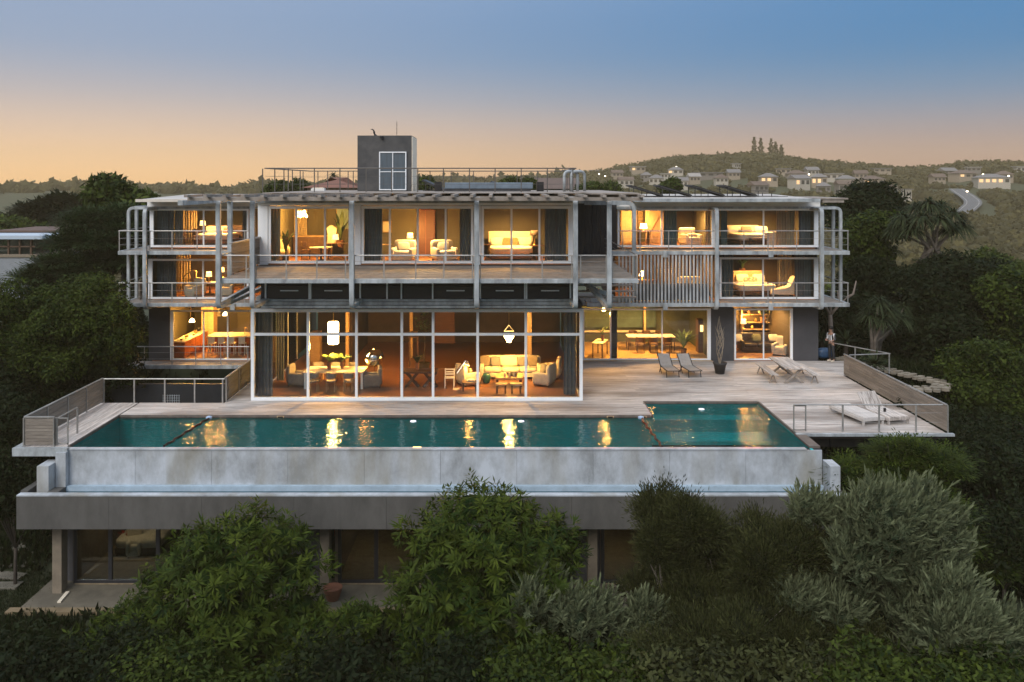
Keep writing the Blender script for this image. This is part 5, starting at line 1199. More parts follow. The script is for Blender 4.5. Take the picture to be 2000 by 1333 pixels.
# ------------------------------------------------------------------ foliage
def leaf_mat(name, c1, c2, trans=.3, rough=.6, spec=.12):
    m = bpy.data.materials.new(name); m.use_nodes = True; nt = m.node_tree; b = nt.nodes['Principled BSDF']; o = nt.nodes['Material Output']
    a = nt.nodes.new('ShaderNodeAttribute'); a.attribute_name = 'tint'
    mc = nt.nodes.new('ShaderNodeMix'); mc.data_type = 'RGBA'; mc.inputs[6].default_value = (*c1, 1); mc.inputs[7].default_value = (*c2, 1)
    nt.links.new(a.outputs['Fac'], mc.inputs[0]); nt.links.new(mc.outputs[2], b.inputs['Base Color'])
    b.inputs['Roughness'].default_value = rough; b.inputs['Specular IOR Level'].default_value = spec
    t = nt.nodes.new('ShaderNodeBsdfTranslucent'); nt.links.new(mc.outputs[2], t.inputs[0])
    mix = nt.nodes.new('ShaderNodeMixShader'); mix.inputs[0].default_value = trans
    nt.links.new(b.outputs[0], mix.inputs[1]); nt.links.new(t.outputs[0], mix.inputs[2]); nt.links.new(mix.outputs[0], o.inputs[0])
    MATS[name] = m; return m
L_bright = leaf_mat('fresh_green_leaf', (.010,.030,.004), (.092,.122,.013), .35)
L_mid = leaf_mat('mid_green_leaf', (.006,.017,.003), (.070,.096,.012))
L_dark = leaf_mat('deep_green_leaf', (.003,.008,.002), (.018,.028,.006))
L_silver = leaf_mat('silver_green_leaf', (.015,.030,.012), (.19,.215,.115), .25)
L_brown = leaf_mat('olive_brown_needle', (.009,.012,.004), (.080,.088,.028), .3)
L_layer = leaf_mat('blue_green_leaf', (.012,.028,.010), (.060,.090,.030))
L_strap = leaf_mat('strap_leaf', (.010,.020,.008), (.055,.070,.028), .2)
L_far = leaf_mat('far_wood_leaf', (.026,.026,.008), (.115,.098,.034), .2)
NP = np.random.RandomState
def unit(v): return v/np.maximum(np.linalg.norm(v, axis=-1, keepdims=True), 1e-9)
def mesh_np(name, V, F, tint, m, smooth=False):
    me = bpy.data.meshes.new(name); n = len(F); k = F.shape[1]
    me.vertices.add(len(V)); me.vertices.foreach_set('co', V.astype(np.float32).ravel())
    me.loops.add(n*k); me.loops.foreach_set('vertex_index', F.astype(np.int32).ravel())
    me.polygons.add(n); me.polygons.foreach_set('loop_start', np.arange(0, n*k, k, dtype=np.int32)); me.polygons.foreach_set('loop_total', np.full(n, k, np.int32))
    me.update(calc_edges=True)
    at = me.attributes.new('tint', 'FLOAT', 'POINT'); at.data.foreach_set('value', tint.astype(np.float32)); me.materials.append(m)
    return me
def leaves_np(base, d, side, L, W, tint):
    """rhombic leaves: base point, direction, side vector"""
    L = L[:, None]; W = W[:, None]; mid = base+d*L*.45
    V = np.stack([base, mid-side*W*.5, base+d*L, mid+side*W*.5], 1).reshape(-1, 3)
    F = np.arange(len(base)*4).reshape(-1, 4); return V, F, np.repeat(tint, 4)
def crown(seed, lobes, clumps, k, style, L, W, clump_r=.3, low=-.5, shell=(.78,1.12), inner=.25):
    """lobes: (x,y,z,rx,ry,rz). returns leaf arrays"""
    r = NP(seed); lb = np.array(lobes, float); ar = (lb[:,3]*lb[:,4]*lb[:,5])**(2/3); pr = ar/ar.sum()
    C = []; N = []
    while sum(len(c) for c in C) < clumps:
        i = r.choice(len(lb), clumps*2, p=pr); d = unit(r.randn(clumps*2, 3)); ok = d[:,2] > low
        i, d = i[ok], d[ok]; inn = r.rand(len(i)) < inner
        ph = lb[i,0]*3.1+lb[i,2]*2.3
        nz = .17*np.sin(d[:,0]*4.3+ph)*np.cos(d[:,1]*3.7-ph)+.14*np.sin(d[:,2]*7.1+d[:,0]*5.3+ph*1.7)+.09*np.sin(d[:,1]*13+d[:,2]*11+ph)
        s = (np.where(inn, r.uniform(.35, .8, len(i)), r.uniform(shell[0], shell[1], len(i))**1)*(1+nz))[:, None]
        p = lb[i,:3]+d*lb[i,3:]*s; nrm = unit(d/lb[i,3:])
        keep = np.ones(len(p), bool)
        for j in range(len(lb)):
            q = (p-lb[j,:3])/lb[j,3:]; keep &= (j == i) | ((q**2).sum(1) > .62) | inn
        C.append(p[keep]); N.append(nrm[keep])
    C = np.concatenate(C)[:clumps]; N = np.concatenate(N)[:clumps]
    ct = np.clip(r.normal(.45, .2, clumps)+.2*np.clip(N[:,2],-.3,1)*0, 0, 1)
    Ck = np.repeat(C, k, 0); Nk = np.repeat(N, k, 0); n = len(Ck); rnd_ = r.randn(n, 3)
    up = np.array([0,0,1.0])
    ax = unit(N+np.array([0,0,.55])+r.randn(clumps,3)*.25); sd = None
    if style == 'droop':                    # rosettes of long leaflets that arch outward and down round a shoot
        axk = np.repeat(ax, k, 0); tg = unit(rnd_-(rnd_*axk).sum(1)[:,None]*axk); t = r.rand(n,1)
        base = Ck+axk*(t-.5)*clump_r*.9+tg*.03; d = unit(tg*.95+axk*(.1+.75*t)-up*.28); sd = unit(np.cross(d, axk+rnd_*.25))
    elif style == 'spike':                  # upright windblown shoots
        ax = unit(N*.6+np.array([.30,-.1,.85])+r.randn(clumps,3)*.38); axk = np.repeat(ax, k, 0); t = np.tile(np.linspace(0,1,k), clumps)[:, None]
        tg = unit(rnd_-(rnd_*axk).sum(1)[:,None]*axk)
        base = Ck+axk*(t-.3)*clump_r*2.1; d = unit(axk*(.5+.9*t)+tg*.95*(1.2-t)); sd = unit(np.cross(d, axk+rnd_*.3)); ct = ct*.8
    elif style == 'fine':
        base = Ck+rnd_*clump_r*.5; d = unit(Nk*.6+rnd_*.5+up*.6)
    elif style == 'flat':                   # layered sprays
        base = Ck+rnd_*np.array([1,1,.25])*clump_r*.55; d = unit(Nk*.5+rnd_*np.array([1,1,.2])*.8-up*.15); sd = unit(np.cross(d, up+rnd_*.35))
    else:                                   # broad: leaves spread over the outside of a tuft
        axk = np.repeat(ax, k, 0); g = unit(rnd_+axk*.9); base = Ck+g*clump_r*r.uniform(.55,1.0,(n,1)); tg = unit(r.randn(n,3)-0*g); tg = unit(tg-(tg*g).sum(1)[:,None]*g)
        d = unit(tg*.8+g*.45-up*.2); sd = unit(np.cross(d, g+r.randn(n,3)*.3))
    if sd is None: sd = unit(np.cross(d, unit(r.randn(n,3)*.7+Nk)))
    cs = np.repeat(r.uniform(.55,1.45,clumps), k); base = Ck+(base-Ck)*cs[:,None]
    Ls = np.sqrt(cs)*L*r.uniform(.55,1.3,n); Ws = W*r.uniform(.7,1.25,n)
    tt = np.repeat(ct, k)+r.uniform(-.18,.18,n)
    if style == 'spike': tt = tt+.35*np.tile(np.linspace(0,1,k), clumps)
    return leaves_np(base, d, sd, Ls, Ws, np.clip(tt, 0, 1)), C
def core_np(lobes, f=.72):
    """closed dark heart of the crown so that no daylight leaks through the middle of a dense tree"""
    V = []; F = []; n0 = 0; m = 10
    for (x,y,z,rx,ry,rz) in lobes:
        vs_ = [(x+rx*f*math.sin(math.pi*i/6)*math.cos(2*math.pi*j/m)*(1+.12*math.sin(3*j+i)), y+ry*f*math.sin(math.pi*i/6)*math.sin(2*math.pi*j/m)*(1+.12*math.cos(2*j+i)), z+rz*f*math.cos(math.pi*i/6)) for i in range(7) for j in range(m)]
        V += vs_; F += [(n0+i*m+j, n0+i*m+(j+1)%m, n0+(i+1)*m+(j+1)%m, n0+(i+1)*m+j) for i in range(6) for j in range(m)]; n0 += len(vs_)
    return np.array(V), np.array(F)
def tree(name, label, base, lobes, m, style, clumps, k, L, W, seed=0, clump_r=.35, trunk=.16, cat='tree', group=None, bark=None, core=.55, limbs=9, low=-.5, inner=.25):
    """lobes are relative to base"""
    t = thing(name, label, cat, base, 0, group)
    (V, F, T), C = crown(seed, lobes, clumps, k, style, L, W, clump_r, low, inner=inner)
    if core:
        v2, f2 = core_np(lobes, core); F = np.concatenate([F, f2+len(V)]); V = np.concatenate([V, v2]); T = np.concatenate([T, np.full(len(v2), .05)])  # core takes a near-black tint: the crown's inner shade is painted in
    o = bpy.data.objects.new('crown', mesh_np('crown', V, F, T, m)); COL.objects.link(o); o.parent = t
    if trunk:
        r = random.Random(seed); mb = MB(); cz = min(l[2]-l[5]*.3 for l in lobes); cx = sum(l[0] for l in lobes)/len(lobes)
        fork = (cx*.25, 0, max(.5, cz*.55)); mb.tube([(0,0,-.6),(0,0,fork[2]*.5),fork], [trunk*1.25,trunk,trunk*.85], 8)
        for i in range(limbs):
            q = C[r.randrange(len(C))]; mid = ((fork[0]+q[0])/2+r.uniform(-.2,.2), (fork[1]+q[1])/2+r.uniform(-.2,.2), (fork[2]+q[2])/2+.25)
            mb.tube([fork, mid, tuple(q)], [trunk*.6, trunk*.32, trunk*.08], 6)
        mb.build('trunk', bark or M_barkd, t, True)
    return t
def gz(x, y): return float(height(x, y))
def lobeset(seed, px, py, rx, ry, Y, n=6, dep=1.0, s=.55, flat=1.0):
    """lobes filling an oval of the tree's real width and height (metres worked out from its distance)"""
    r = random.Random(seed); m = Y/FOC; out_ = []; n = int(n*1.5); s *= .86
    for i in range(n):
        a = 6.283*i*.382*2.618/n*1.0+i*2.39996; q = math.sqrt((i+.2)/n)*.74*r.uniform(.85,1.15)
        out_.append((X(px,Y)+math.cos(a)*rx*q*m, Y+r.uniform(-.55,.45)*rx*m*dep, Z(py,Y)+math.sin(a)*ry*q*m, rx*m*s*r.uniform(.6,1.15), rx*m*s*dep*r.uniform(.7,1.1), ry*m*s*flat*r.uniform(.6,1.1)))
    return out_
def T(name, label, px, py, rx, ry, Y, m, style, clumps, k, L, W, seed, n=6, **kw):
    kl = {a: kw.pop(a) for a in ('dep','s','flat') if a in kw}; ol = kw.pop('ovals', None)
    lb = lobeset(seed, px, py, rx, ry, Y, n, **kl) if not ol else [(X(a,Y), Y+o_, Z(b,Y), c*Y/FOC, c*Y/FOC, e*Y/FOC) for a, b, c, e, o_ in ol]
    x = X(px, Y); b = (x, Y, gz(x, Y))
    return tree(name, label, b, [(l[0]-b[0], l[1]-b[1], l[2]-b[2], *l[3:]) for l in lb], m, style, clumps, k, L, W, seed, **kw)
# --- in front of the lower storey
T('broadleaf_tree', 'bright green tree with drooping leaflets before the lower west windows', 440, 1170, 205, 165, 24.5, L_bright, 'droop', 1150, 22, .27, .062, 11, clump_r=.34, trunk=.14, inner=.3, ovals=[(480,1032,62,30,0),(400,1052,50,28,-.3),(540,1060,58,34,.3),(455,1100,95,50,-.6),(575,1115,62,40,.2),(370,1120,70,40,-.4),(480,1170,120,55,-.9),(590,1180,50,45,-.2),(345,1185,75,45,-.7),(260,1205,75,32,-1.0),(430,1235,150,55,-1.4),(590,1235,60,40,-1.0)])
T('broadleaf_tree', 'bright green tree with drooping leaflets rising over the middle of the trough wall', 955, 1150, 175, 195, 24.0, L_bright, 'droop', 1350, 22, .27, .062, 12, clump_r=.34, trunk=.15, inner=.3, ovals=[(925,990,70,34,0),(990,1003,60,34,.2),(860,1035,70,42,-.2),(960,1045,100,50,-.6),(1060,1055,68,42,.1),(1090,1095,50,36,.3),(880,1110,90,50,-.8),(1000,1115,110,55,-.9),(835,1165,65,50,-.5),(930,1185,120,60,-1.3),(1030,1180,90,55,-1.1),(870,1240,100,50,-1.5),(990,1245,110,50,-1.6)])
T('leafy_shrub', 'low yellow green shrub at the foot of the bright green tree by the lower terrace', 250, 1230, 75, 50, 23.5, L_bright, 'droop', 200, 20, .2, .05, 13, n=4, clump_r=.25, trunk=.05, cat='shrub')
T('leafy_shrub', 'low fresh green shrub below the terracotta pot', 660, 1235, 90, 45, 23.0, L_bright, 'droop', 240, 20, .2, .05, 14, n=5, clump_r=.25, trunk=.05, cat='shrub')
T('silver_shrub', 'silver green windblown shrub between the bright tree and the brown bush', 1105, 1190, 100, 95, 22.5, L_silver, 'spike', 768, 26, .16, .042, 15, n=6, clump_r=0.17, trunk=.06, cat='shrub', s=.5)
T('silver_shrub', 'small silver green shrub tip under the lower east windows', 1245, 1215, 55, 60, 22.5, L_silver, 'spike', 304, 26, .15, .04, 16, n=4, clump_r=0.16, trunk=.05, cat='shrub')
T('silver_tree', 'large silver leaved windblown tree at the east end of the infinity wall', 1760, 1105, 170, 165, 22.0, L_silver, 'spike', 2400, 26, .17, .042, 17, n=11, clump_r=0.21, trunk=.13, s=.44)
T('silver_tree', 'silver leaved tree lower down in the east corner', 1900, 1230, 130, 105, 20.5, L_silver, 'spike', 1280, 26, .17, .042, 18, n=7, clump_r=0.20, trunk=.10, s=.46)
T('feathery_bush', 'olive brown feathery bush reaching over the trough wall', 1305, 1080, 105, 140, 23.5, L_brown, 'fine', 1500, 30, .13, .026, 19, n=8, clump_r=.24, trunk=.07, cat='shrub', s=.44, core=.5, bark=M_bark, limbs=14)
T('feathery_bush', 'olive brown feathery bush below the east end of the trough wall', 1490, 1120, 130, 115, 23.0, L_brown, 'fine', 1600, 30, .13, .026, 20, n=8, clump_r=.24, trunk=.07, cat='shrub', s=.46, core=.5, bark=M_bark, limbs=14)
T('feathery_bush', 'lower olive brown bush under the two feathery bushes', 1400, 1235, 190, 90, 21.5, L_brown, 'fine', 1600, 30, .12, .024, 21, n=9, clump_r=.24, trunk=.06, cat='shrub', s=.42, core=.5, bark=M_bark, limbs=14)
T('feathery_bush', 'low brown bush between the lower olive bush and the silver tree', 1620, 1235, 110, 80, 21.5, L_brown, 'fine', 900, 30, .12, .024, 22, n=6, clump_r=.24, trunk=.06, cat='shrub', s=.48, core=.5, bark=M_bark)
T('feathery_tree', 'fine leaved green tree below the east deck corner', 1775, 935, 125, 95, 27.8, L_bright, 'flat', 2400, 12, .17, .045, 23, n=9, clump_r=.36, trunk=.1, s=.42, flat=.8)
T('feathery_tree', 'fine leaved green tree stepping down behind the silver tree', 1870, 1040, 95, 90, 26.5, L_mid, 'flat', 1300, 12, .17, .045, 24, n=7, clump_r=.36, trunk=.1, s=.44, flat=.8)
T('feathery_bush', 'tall sparse olive sprig standing above the trough wall between the two round bushes', 1395, 1060, 85, 85, 23.8, L_brown, 'fine', 700, 26, .13, .026, 25, n=7, clump_r=.3, trunk=.06, cat='shrub', s=.42, core=.3, bark=M_bark, limbs=14)
T('feathery_bush', 'olive bush closing the gap between the eastern round bush and the silver tree', 1595, 1110, 75, 95, 23.2, L_brown, 'fine', 1000, 28, .13, .028, 26, n=7, clump_r=.28, trunk=.06, cat='shrub', s=.46, core=.4, bark=M_bark, limbs=12)
T('silver_shrub', 'young silver shoots in front of the olive bushes beside the silver tree', 1590, 1175, 75, 75, 21.8, L_silver, 'spike', 420, 24, .16, .04, 27, n=6, clump_r=.2, trunk=.05, cat='shrub', s=.46)
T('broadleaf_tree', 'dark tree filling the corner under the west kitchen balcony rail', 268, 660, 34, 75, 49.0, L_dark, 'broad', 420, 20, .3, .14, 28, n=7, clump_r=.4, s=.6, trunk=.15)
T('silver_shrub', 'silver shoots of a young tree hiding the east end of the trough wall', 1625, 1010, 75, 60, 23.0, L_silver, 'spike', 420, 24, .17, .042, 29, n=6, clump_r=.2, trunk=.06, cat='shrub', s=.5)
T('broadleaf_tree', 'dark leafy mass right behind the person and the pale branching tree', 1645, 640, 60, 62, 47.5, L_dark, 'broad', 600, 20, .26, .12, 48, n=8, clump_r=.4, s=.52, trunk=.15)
# hillside planting that fills the slope below and beside the house
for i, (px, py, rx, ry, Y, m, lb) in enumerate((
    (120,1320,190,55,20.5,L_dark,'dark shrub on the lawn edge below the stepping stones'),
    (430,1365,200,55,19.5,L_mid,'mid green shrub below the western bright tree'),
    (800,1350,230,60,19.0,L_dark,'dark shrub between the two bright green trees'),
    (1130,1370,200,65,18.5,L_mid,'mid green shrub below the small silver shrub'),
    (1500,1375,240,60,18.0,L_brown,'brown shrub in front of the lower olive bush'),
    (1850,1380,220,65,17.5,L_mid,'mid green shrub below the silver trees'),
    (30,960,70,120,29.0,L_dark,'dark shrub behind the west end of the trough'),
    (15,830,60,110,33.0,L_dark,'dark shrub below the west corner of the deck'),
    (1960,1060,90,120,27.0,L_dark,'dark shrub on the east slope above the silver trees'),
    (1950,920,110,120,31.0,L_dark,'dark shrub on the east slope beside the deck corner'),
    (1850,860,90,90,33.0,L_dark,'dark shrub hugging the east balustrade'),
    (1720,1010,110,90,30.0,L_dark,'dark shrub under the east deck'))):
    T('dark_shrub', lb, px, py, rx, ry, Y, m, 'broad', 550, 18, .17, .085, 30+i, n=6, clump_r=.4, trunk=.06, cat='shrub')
# --- west side
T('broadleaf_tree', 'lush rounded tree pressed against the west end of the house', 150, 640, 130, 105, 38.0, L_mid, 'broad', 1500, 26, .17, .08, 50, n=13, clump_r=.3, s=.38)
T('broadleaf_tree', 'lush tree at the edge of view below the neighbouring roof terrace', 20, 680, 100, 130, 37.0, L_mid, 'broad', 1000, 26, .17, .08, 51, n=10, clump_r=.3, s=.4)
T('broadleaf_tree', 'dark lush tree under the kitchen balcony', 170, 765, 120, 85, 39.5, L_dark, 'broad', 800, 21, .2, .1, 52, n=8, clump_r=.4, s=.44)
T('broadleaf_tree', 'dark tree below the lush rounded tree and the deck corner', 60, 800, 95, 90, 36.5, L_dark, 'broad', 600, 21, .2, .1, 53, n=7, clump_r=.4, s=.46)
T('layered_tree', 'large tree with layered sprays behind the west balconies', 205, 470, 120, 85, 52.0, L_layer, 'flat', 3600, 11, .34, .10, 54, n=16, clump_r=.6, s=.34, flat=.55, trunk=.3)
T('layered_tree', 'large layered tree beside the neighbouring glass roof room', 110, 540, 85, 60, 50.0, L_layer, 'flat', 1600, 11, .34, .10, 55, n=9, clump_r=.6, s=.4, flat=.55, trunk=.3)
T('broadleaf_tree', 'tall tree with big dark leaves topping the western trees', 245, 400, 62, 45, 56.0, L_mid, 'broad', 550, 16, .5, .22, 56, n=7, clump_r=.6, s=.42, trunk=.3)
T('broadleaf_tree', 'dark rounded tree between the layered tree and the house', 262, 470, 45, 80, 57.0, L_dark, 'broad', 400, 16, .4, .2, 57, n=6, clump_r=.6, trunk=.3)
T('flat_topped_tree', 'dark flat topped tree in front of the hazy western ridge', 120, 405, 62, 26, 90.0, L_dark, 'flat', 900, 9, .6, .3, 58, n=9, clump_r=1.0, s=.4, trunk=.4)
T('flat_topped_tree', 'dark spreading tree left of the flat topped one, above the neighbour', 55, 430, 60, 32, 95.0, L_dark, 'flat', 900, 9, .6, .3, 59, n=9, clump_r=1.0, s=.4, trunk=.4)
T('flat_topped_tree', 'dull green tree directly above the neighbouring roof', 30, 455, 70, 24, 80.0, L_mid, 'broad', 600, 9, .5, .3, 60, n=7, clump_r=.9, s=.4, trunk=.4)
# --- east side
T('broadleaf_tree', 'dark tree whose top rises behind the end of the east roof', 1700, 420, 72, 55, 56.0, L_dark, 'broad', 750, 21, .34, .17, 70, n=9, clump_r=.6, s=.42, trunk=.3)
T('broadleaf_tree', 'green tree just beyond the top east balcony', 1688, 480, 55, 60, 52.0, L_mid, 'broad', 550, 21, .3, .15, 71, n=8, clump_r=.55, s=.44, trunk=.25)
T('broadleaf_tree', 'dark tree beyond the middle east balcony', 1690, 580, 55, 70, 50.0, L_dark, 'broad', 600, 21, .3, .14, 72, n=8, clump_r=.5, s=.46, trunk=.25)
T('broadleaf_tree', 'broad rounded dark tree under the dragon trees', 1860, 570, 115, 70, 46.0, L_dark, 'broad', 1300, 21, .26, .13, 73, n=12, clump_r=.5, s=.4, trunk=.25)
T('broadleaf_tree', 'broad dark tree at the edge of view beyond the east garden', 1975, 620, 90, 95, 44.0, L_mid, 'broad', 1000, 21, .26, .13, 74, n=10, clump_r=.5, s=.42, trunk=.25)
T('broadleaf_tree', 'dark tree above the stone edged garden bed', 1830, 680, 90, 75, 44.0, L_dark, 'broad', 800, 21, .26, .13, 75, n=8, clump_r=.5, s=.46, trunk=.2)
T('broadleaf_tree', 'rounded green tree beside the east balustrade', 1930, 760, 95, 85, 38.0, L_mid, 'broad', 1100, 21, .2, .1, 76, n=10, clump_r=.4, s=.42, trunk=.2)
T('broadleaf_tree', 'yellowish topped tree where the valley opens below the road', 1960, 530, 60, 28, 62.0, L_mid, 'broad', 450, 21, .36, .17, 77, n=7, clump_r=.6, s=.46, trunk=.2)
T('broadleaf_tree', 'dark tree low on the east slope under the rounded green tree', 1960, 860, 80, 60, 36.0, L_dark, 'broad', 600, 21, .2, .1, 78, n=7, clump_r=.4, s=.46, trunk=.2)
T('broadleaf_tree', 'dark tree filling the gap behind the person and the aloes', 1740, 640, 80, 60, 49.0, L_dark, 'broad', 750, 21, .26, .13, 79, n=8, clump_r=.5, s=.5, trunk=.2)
# --- strap leaved trees
def strap_head(mb_arr, c, r_, n, L, seed, droop=.9, w=.07):
    r = NP(seed); d = unit(r.randn(n,3)); d[:,2] = np.abs(d[:,2])*.9-.15; d = unit(d); V = []; segs = 4
    sd = unit(np.cross(d, np.array([0,0,1.0])+r.randn(n,3)*.05)); Ls = L*r.uniform(.7,1.15,n)
    for i in range(segs+1):
        u = i/segs; p = np.array(c)+d*(Ls*u)[:,None]+np.array([0,0,-1.0])*(Ls*droop*u*u*.75)[:,None]
        ww = w*(1-u)**.6+.004; V.append(np.stack([p-sd*ww/2, p+sd*ww/2], 1))
    V = np.stack(V, 1)    # n, segs+1, 2, 3
    F = []; b = np.arange(n)*(segs+1)*2
    for i in range(segs): F.append(np.stack([b+2*i, b+2*i+1, b+2*i+3, b+2*i+2], 1))
    mb_arr.append((V.reshape(-1,3), np.concatenate(F), np.repeat(np.clip(r.normal(.5,.25,n),0,1), (segs+1)*2)))
def strap_tree(name, label, heads, base, Y, L, n, seed, trunk=.14, group=None, droop=.9, w=.07, bark=None, spread=.15):
    """heads: (px, py, Y) of each rosette; base (px, py)"""
    bx, bz = X(base[0],Y), Z(base[1],Y); t = thing(name, label, 'tree', (bx,Y,bz), 0, group); arr = []; mb = MB(); r = random.Random(seed)
    for i, (px, py, dy) in enumerate(heads):
        c = (X(px,Y+dy)-bx, dy, Z(py,Y+dy)-bz); strap_head(arr, c, 0, n, L, seed+i, droop, w)
        f = r.uniform(.3,.5); k = (c[0]*f*.5+r.uniform(-.1,.1), c[1]*f, c[2]*f)
        mb.tube([(r.uniform(-1,1)*spread,0,-.5), k, (c[0]*.85,c[1]*.8,c[2]*.8), c], [trunk,trunk*.7,trunk*.5,trunk*.4], 7)
    V = []; F = []; TT = []; o_ = 0
    for v, f, tt in arr: V.append(v); F.append(f+o_); TT.append(tt); o_ += len(v)
    o = bpy.data.objects.new('crown', mesh_np('crown', np.concatenate(V), np.concatenate(F), np.concatenate(TT), L_strap)); COL.objects.link(o); o.parent = t
    mb.build('trunk', bark or M_bark, t, True); return t
strap_tree('dragon_tree', 'wide dragon tree with pale forked trunks, highest of the strap leaved trees', [(1765,425,0),(1790,405,1),(1815,398,0),(1840,402,1),(1862,418,0),(1878,440,.5),(1800,425,-1),(1835,428,-1),(1750,445,.5),(1780,445,-.6),(1858,446,-.6)], (1822,505), 49, 1.15, 150, 90, trunk=.12, w=.10, spread=1.1)
strap_tree('screw_pine', 'strap leaved tree with a pale trunk beyond the aloes', [(1715,590,0),(1738,605,.3),(1700,615,-.2),(1758,622,.2),(1725,625,-.5)], (1706,692), 43, 1.05, 120, 110, trunk=.13)
strap_tree('screw_pine', 'smaller strap leaved tree with a leaning trunk behind the pale trunked one', [(1765,600,0),(1778,618,.4),(1750,628,.2)], (1708,695), 44.5, .9, 100, 120, trunk=.1)
strap_tree('screw_pine', 'strap leaved tree half hidden beside the top east balcony', [(1668,500,0),(1690,515,.4),(1655,535,.2),(1745,490,.5),(1730,520,.2)], (1690,650), 53, 1.0, 90, 130, trunk=.14)
def aloe(label, px, py, Y, L, n, seed, name='aloe'):
    t = thing(name, label, 'aloe', (X(px,Y),Y,Z(py,Y))); arr = []; strap_head(arr, (0,0,.12), 0, n, L, seed, .35, .13); v, f, tt = arr[0]
    o = bpy.data.objects.new('leaves', mesh_np('leaves', v, f, tt, L_strap)); COL.objects.link(o); o.parent = t
    MB().lathe([(0,-.6),(.12,-.6),(.1,.15),(0,.15)], n=8).build('stem', M_barkd, t); return t
aloe('spiky aloe between the person and the garden corner railing', 1652, 672, 43.6, 1.15, 60, 140)
aloe('spiky aloe right behind the person beside the dark wall', 1606, 668, 45.0, .9, 45, 141)
aloe('spiky aloe inside the stone edged bed', 1708, 716, 39.8, 1.05, 60, 142)
aloe('smaller spiky aloe above the bed behind the railing', 1690, 700, 42.0, .8, 45, 143)
aloe('small aloe at the far tip of the stone edged bed', 1730, 722, 41, .6, 40, 144)
# pale branching tree beside the person
t = thing('frangipani_tree', 'bare pale branching tree rising beside the person', 'tree', (X(1621,44.2),44.2,0)); mb = MB()
mb.tube([(0,0,-.5),(.05,0,1.2),(.0,0,2.1)], [.17,.14,.12], 8)
for p in (((0,0,2.05),(-.25,0,2.6),(-.4,.1,3.4)),((0,0,2.05),(.4,0,2.5),(.95,.1,3.0)),((.0,0,2.0),(.15,.2,2.7),(.2,.3,3.5)),((.4,0,2.5),(.5,.1,2.9),(.45,.1,3.4)),((.95,.1,3.0),(1.3,.1,3.2),(1.5,.2,3.9)),((0.02,0,1.4),(.02,-.02,.9),(.05,-.1,.2))): mb.tube(p, [.09,.06,.03], 7)
mb.build('trunk', mat('pale_smooth_bark', (.21,.165,.13), .8, var=.2), t, True)
M_stonebed = tint_mat("pale_bed_stone", (.13,.11,.08), (.30,.26,.20), .85, 3, (1,1,1), .4, .3)
# stone edged bed
t = thing('garden_bed', 'stone edged garden bed curving outside the east balustrade', 'garden bed', (18.8,39,0.0)); rn = random.Random(9)
path = [(17.0,37.4),(18.2,36.6),(19.6,36.5),(20.4,37.6),(19.4,39.6),(18.4,41.6),(17.9,43.2)]
for i in range(len(path)-1):
    a, b_ = Vector(path[i]), Vector(path[i+1]); n_ = int((b_-a).length/.34)
    for row in (-.24, 0, .24):
        for k in range(n_):
            p = a.lerp(b_, (k+.5+rn.uniform(-.15,.15))/n_)+Vector(((b_-a).y,-(b_-a).x)).normalized()*row; s = rn.uniform(.9,1.1)
            zz = gz(p.x, p.y); hh = .07+rn.uniform(-.02,.03)
            poly = [(p.x+math.cos(q*1.047+rn.uniform(-.2,.2))*.17*s, p.y+math.sin(q*1.047)*.13*s) for q in range(6)]
            MB().prism(poly, 'z', -.05, hh, rn.random()).build('stone', M_stonebed, t, world=True)
# stepping stones on the west lawn
for i, (px, py) in enumerate(((30,1073),(40,1095),(18,1118),(8,1138),(50,1075))):
    Y = YG(py, -4.9); x = X(px, Y); st = thing('stepping_stone', ('lowest but two stepping slab','topmost stepping slab','middle stepping slab','lowest stepping slab','small stepping slab set apart')[i]+' in the dark west lawn', 'stepping stone', (x,Y,gz(x,Y)), rn.uniform(-.2,.2), 'stepping stones on the west lawn')
    MB().box(-.55,.55,-.25,.25,-.05,.09).build('slab', mat('mossy_slab', (.12,.11,.085), .9, var=.3), st, bevel=.02)
# --- neighbour to the west
F_ridge = mat('brown_ridge', (.10,.06,.045), .8)
NY = 62; t = thing('neighbouring_house', 'neighbouring pale walled house with a glazed roof room', 'house', (X(30,NY),NY,gz(X(30,NY),NY)))
nx0, nx1 = X(-60,NY), X(68,NY)
def np_(mb, name, m, **k): return mb.build(name, m, t, world=True, **k)
np_(MB().box(nx0,nx1,NY,NY+7,-8,Z(503,NY)), 'wall', mat('grey_blue_render', (.24,.26,.28), .8, var=.08)); np_(MB().box(nx0,nx1+.2,NY-.1,NY+7,Z(503,NY)+.01,Z(497,NY)), 'ledge', M_taupe)
np_(MB().box(nx0,nx1+.8,NY-.4,NY+7,Z(467,NY),Z(460,NY)), 'roof', mat('pale_blue_roof', (.42,.50,.58), .5)); np_(MB().box(nx0,nx1+.5,NY+3,NY+9,Z(459,NY),Z(455,NY)), 'roof_ridge', F_ridge)
for px in range(-50, 70, 22): np_(MB().box(X(px,NY)-.06,X(px,NY)+.06,NY,NY+.1,Z(496.8,NY),Z(467.2,NY)), 'window_post', M_wood)
np_(MB().box(nx0,nx1,NY,NY+.08,Z(482,NY)-.05,Z(482,NY)+.05), 'window_rail', M_wood); np_(MB().box(nx0,nx1,NY+.11,NY+.13,Z(496.8,NY),Z(467.2,NY)), 'window_pane', M_glasst)
np_(MB().box(nx0,nx1,NY+5,NY+5.1,Z(496.8,NY),Z(467.2,NY)), 'back_wall', M_intd)
for k in range(5): np_(MB().box(nx1-.05,nx1+.05,NY+1+k*1.3,NY+1.1+k*1.3,Z(496.8,NY),Z(467.2,NY)), 'window_post', M_wood)

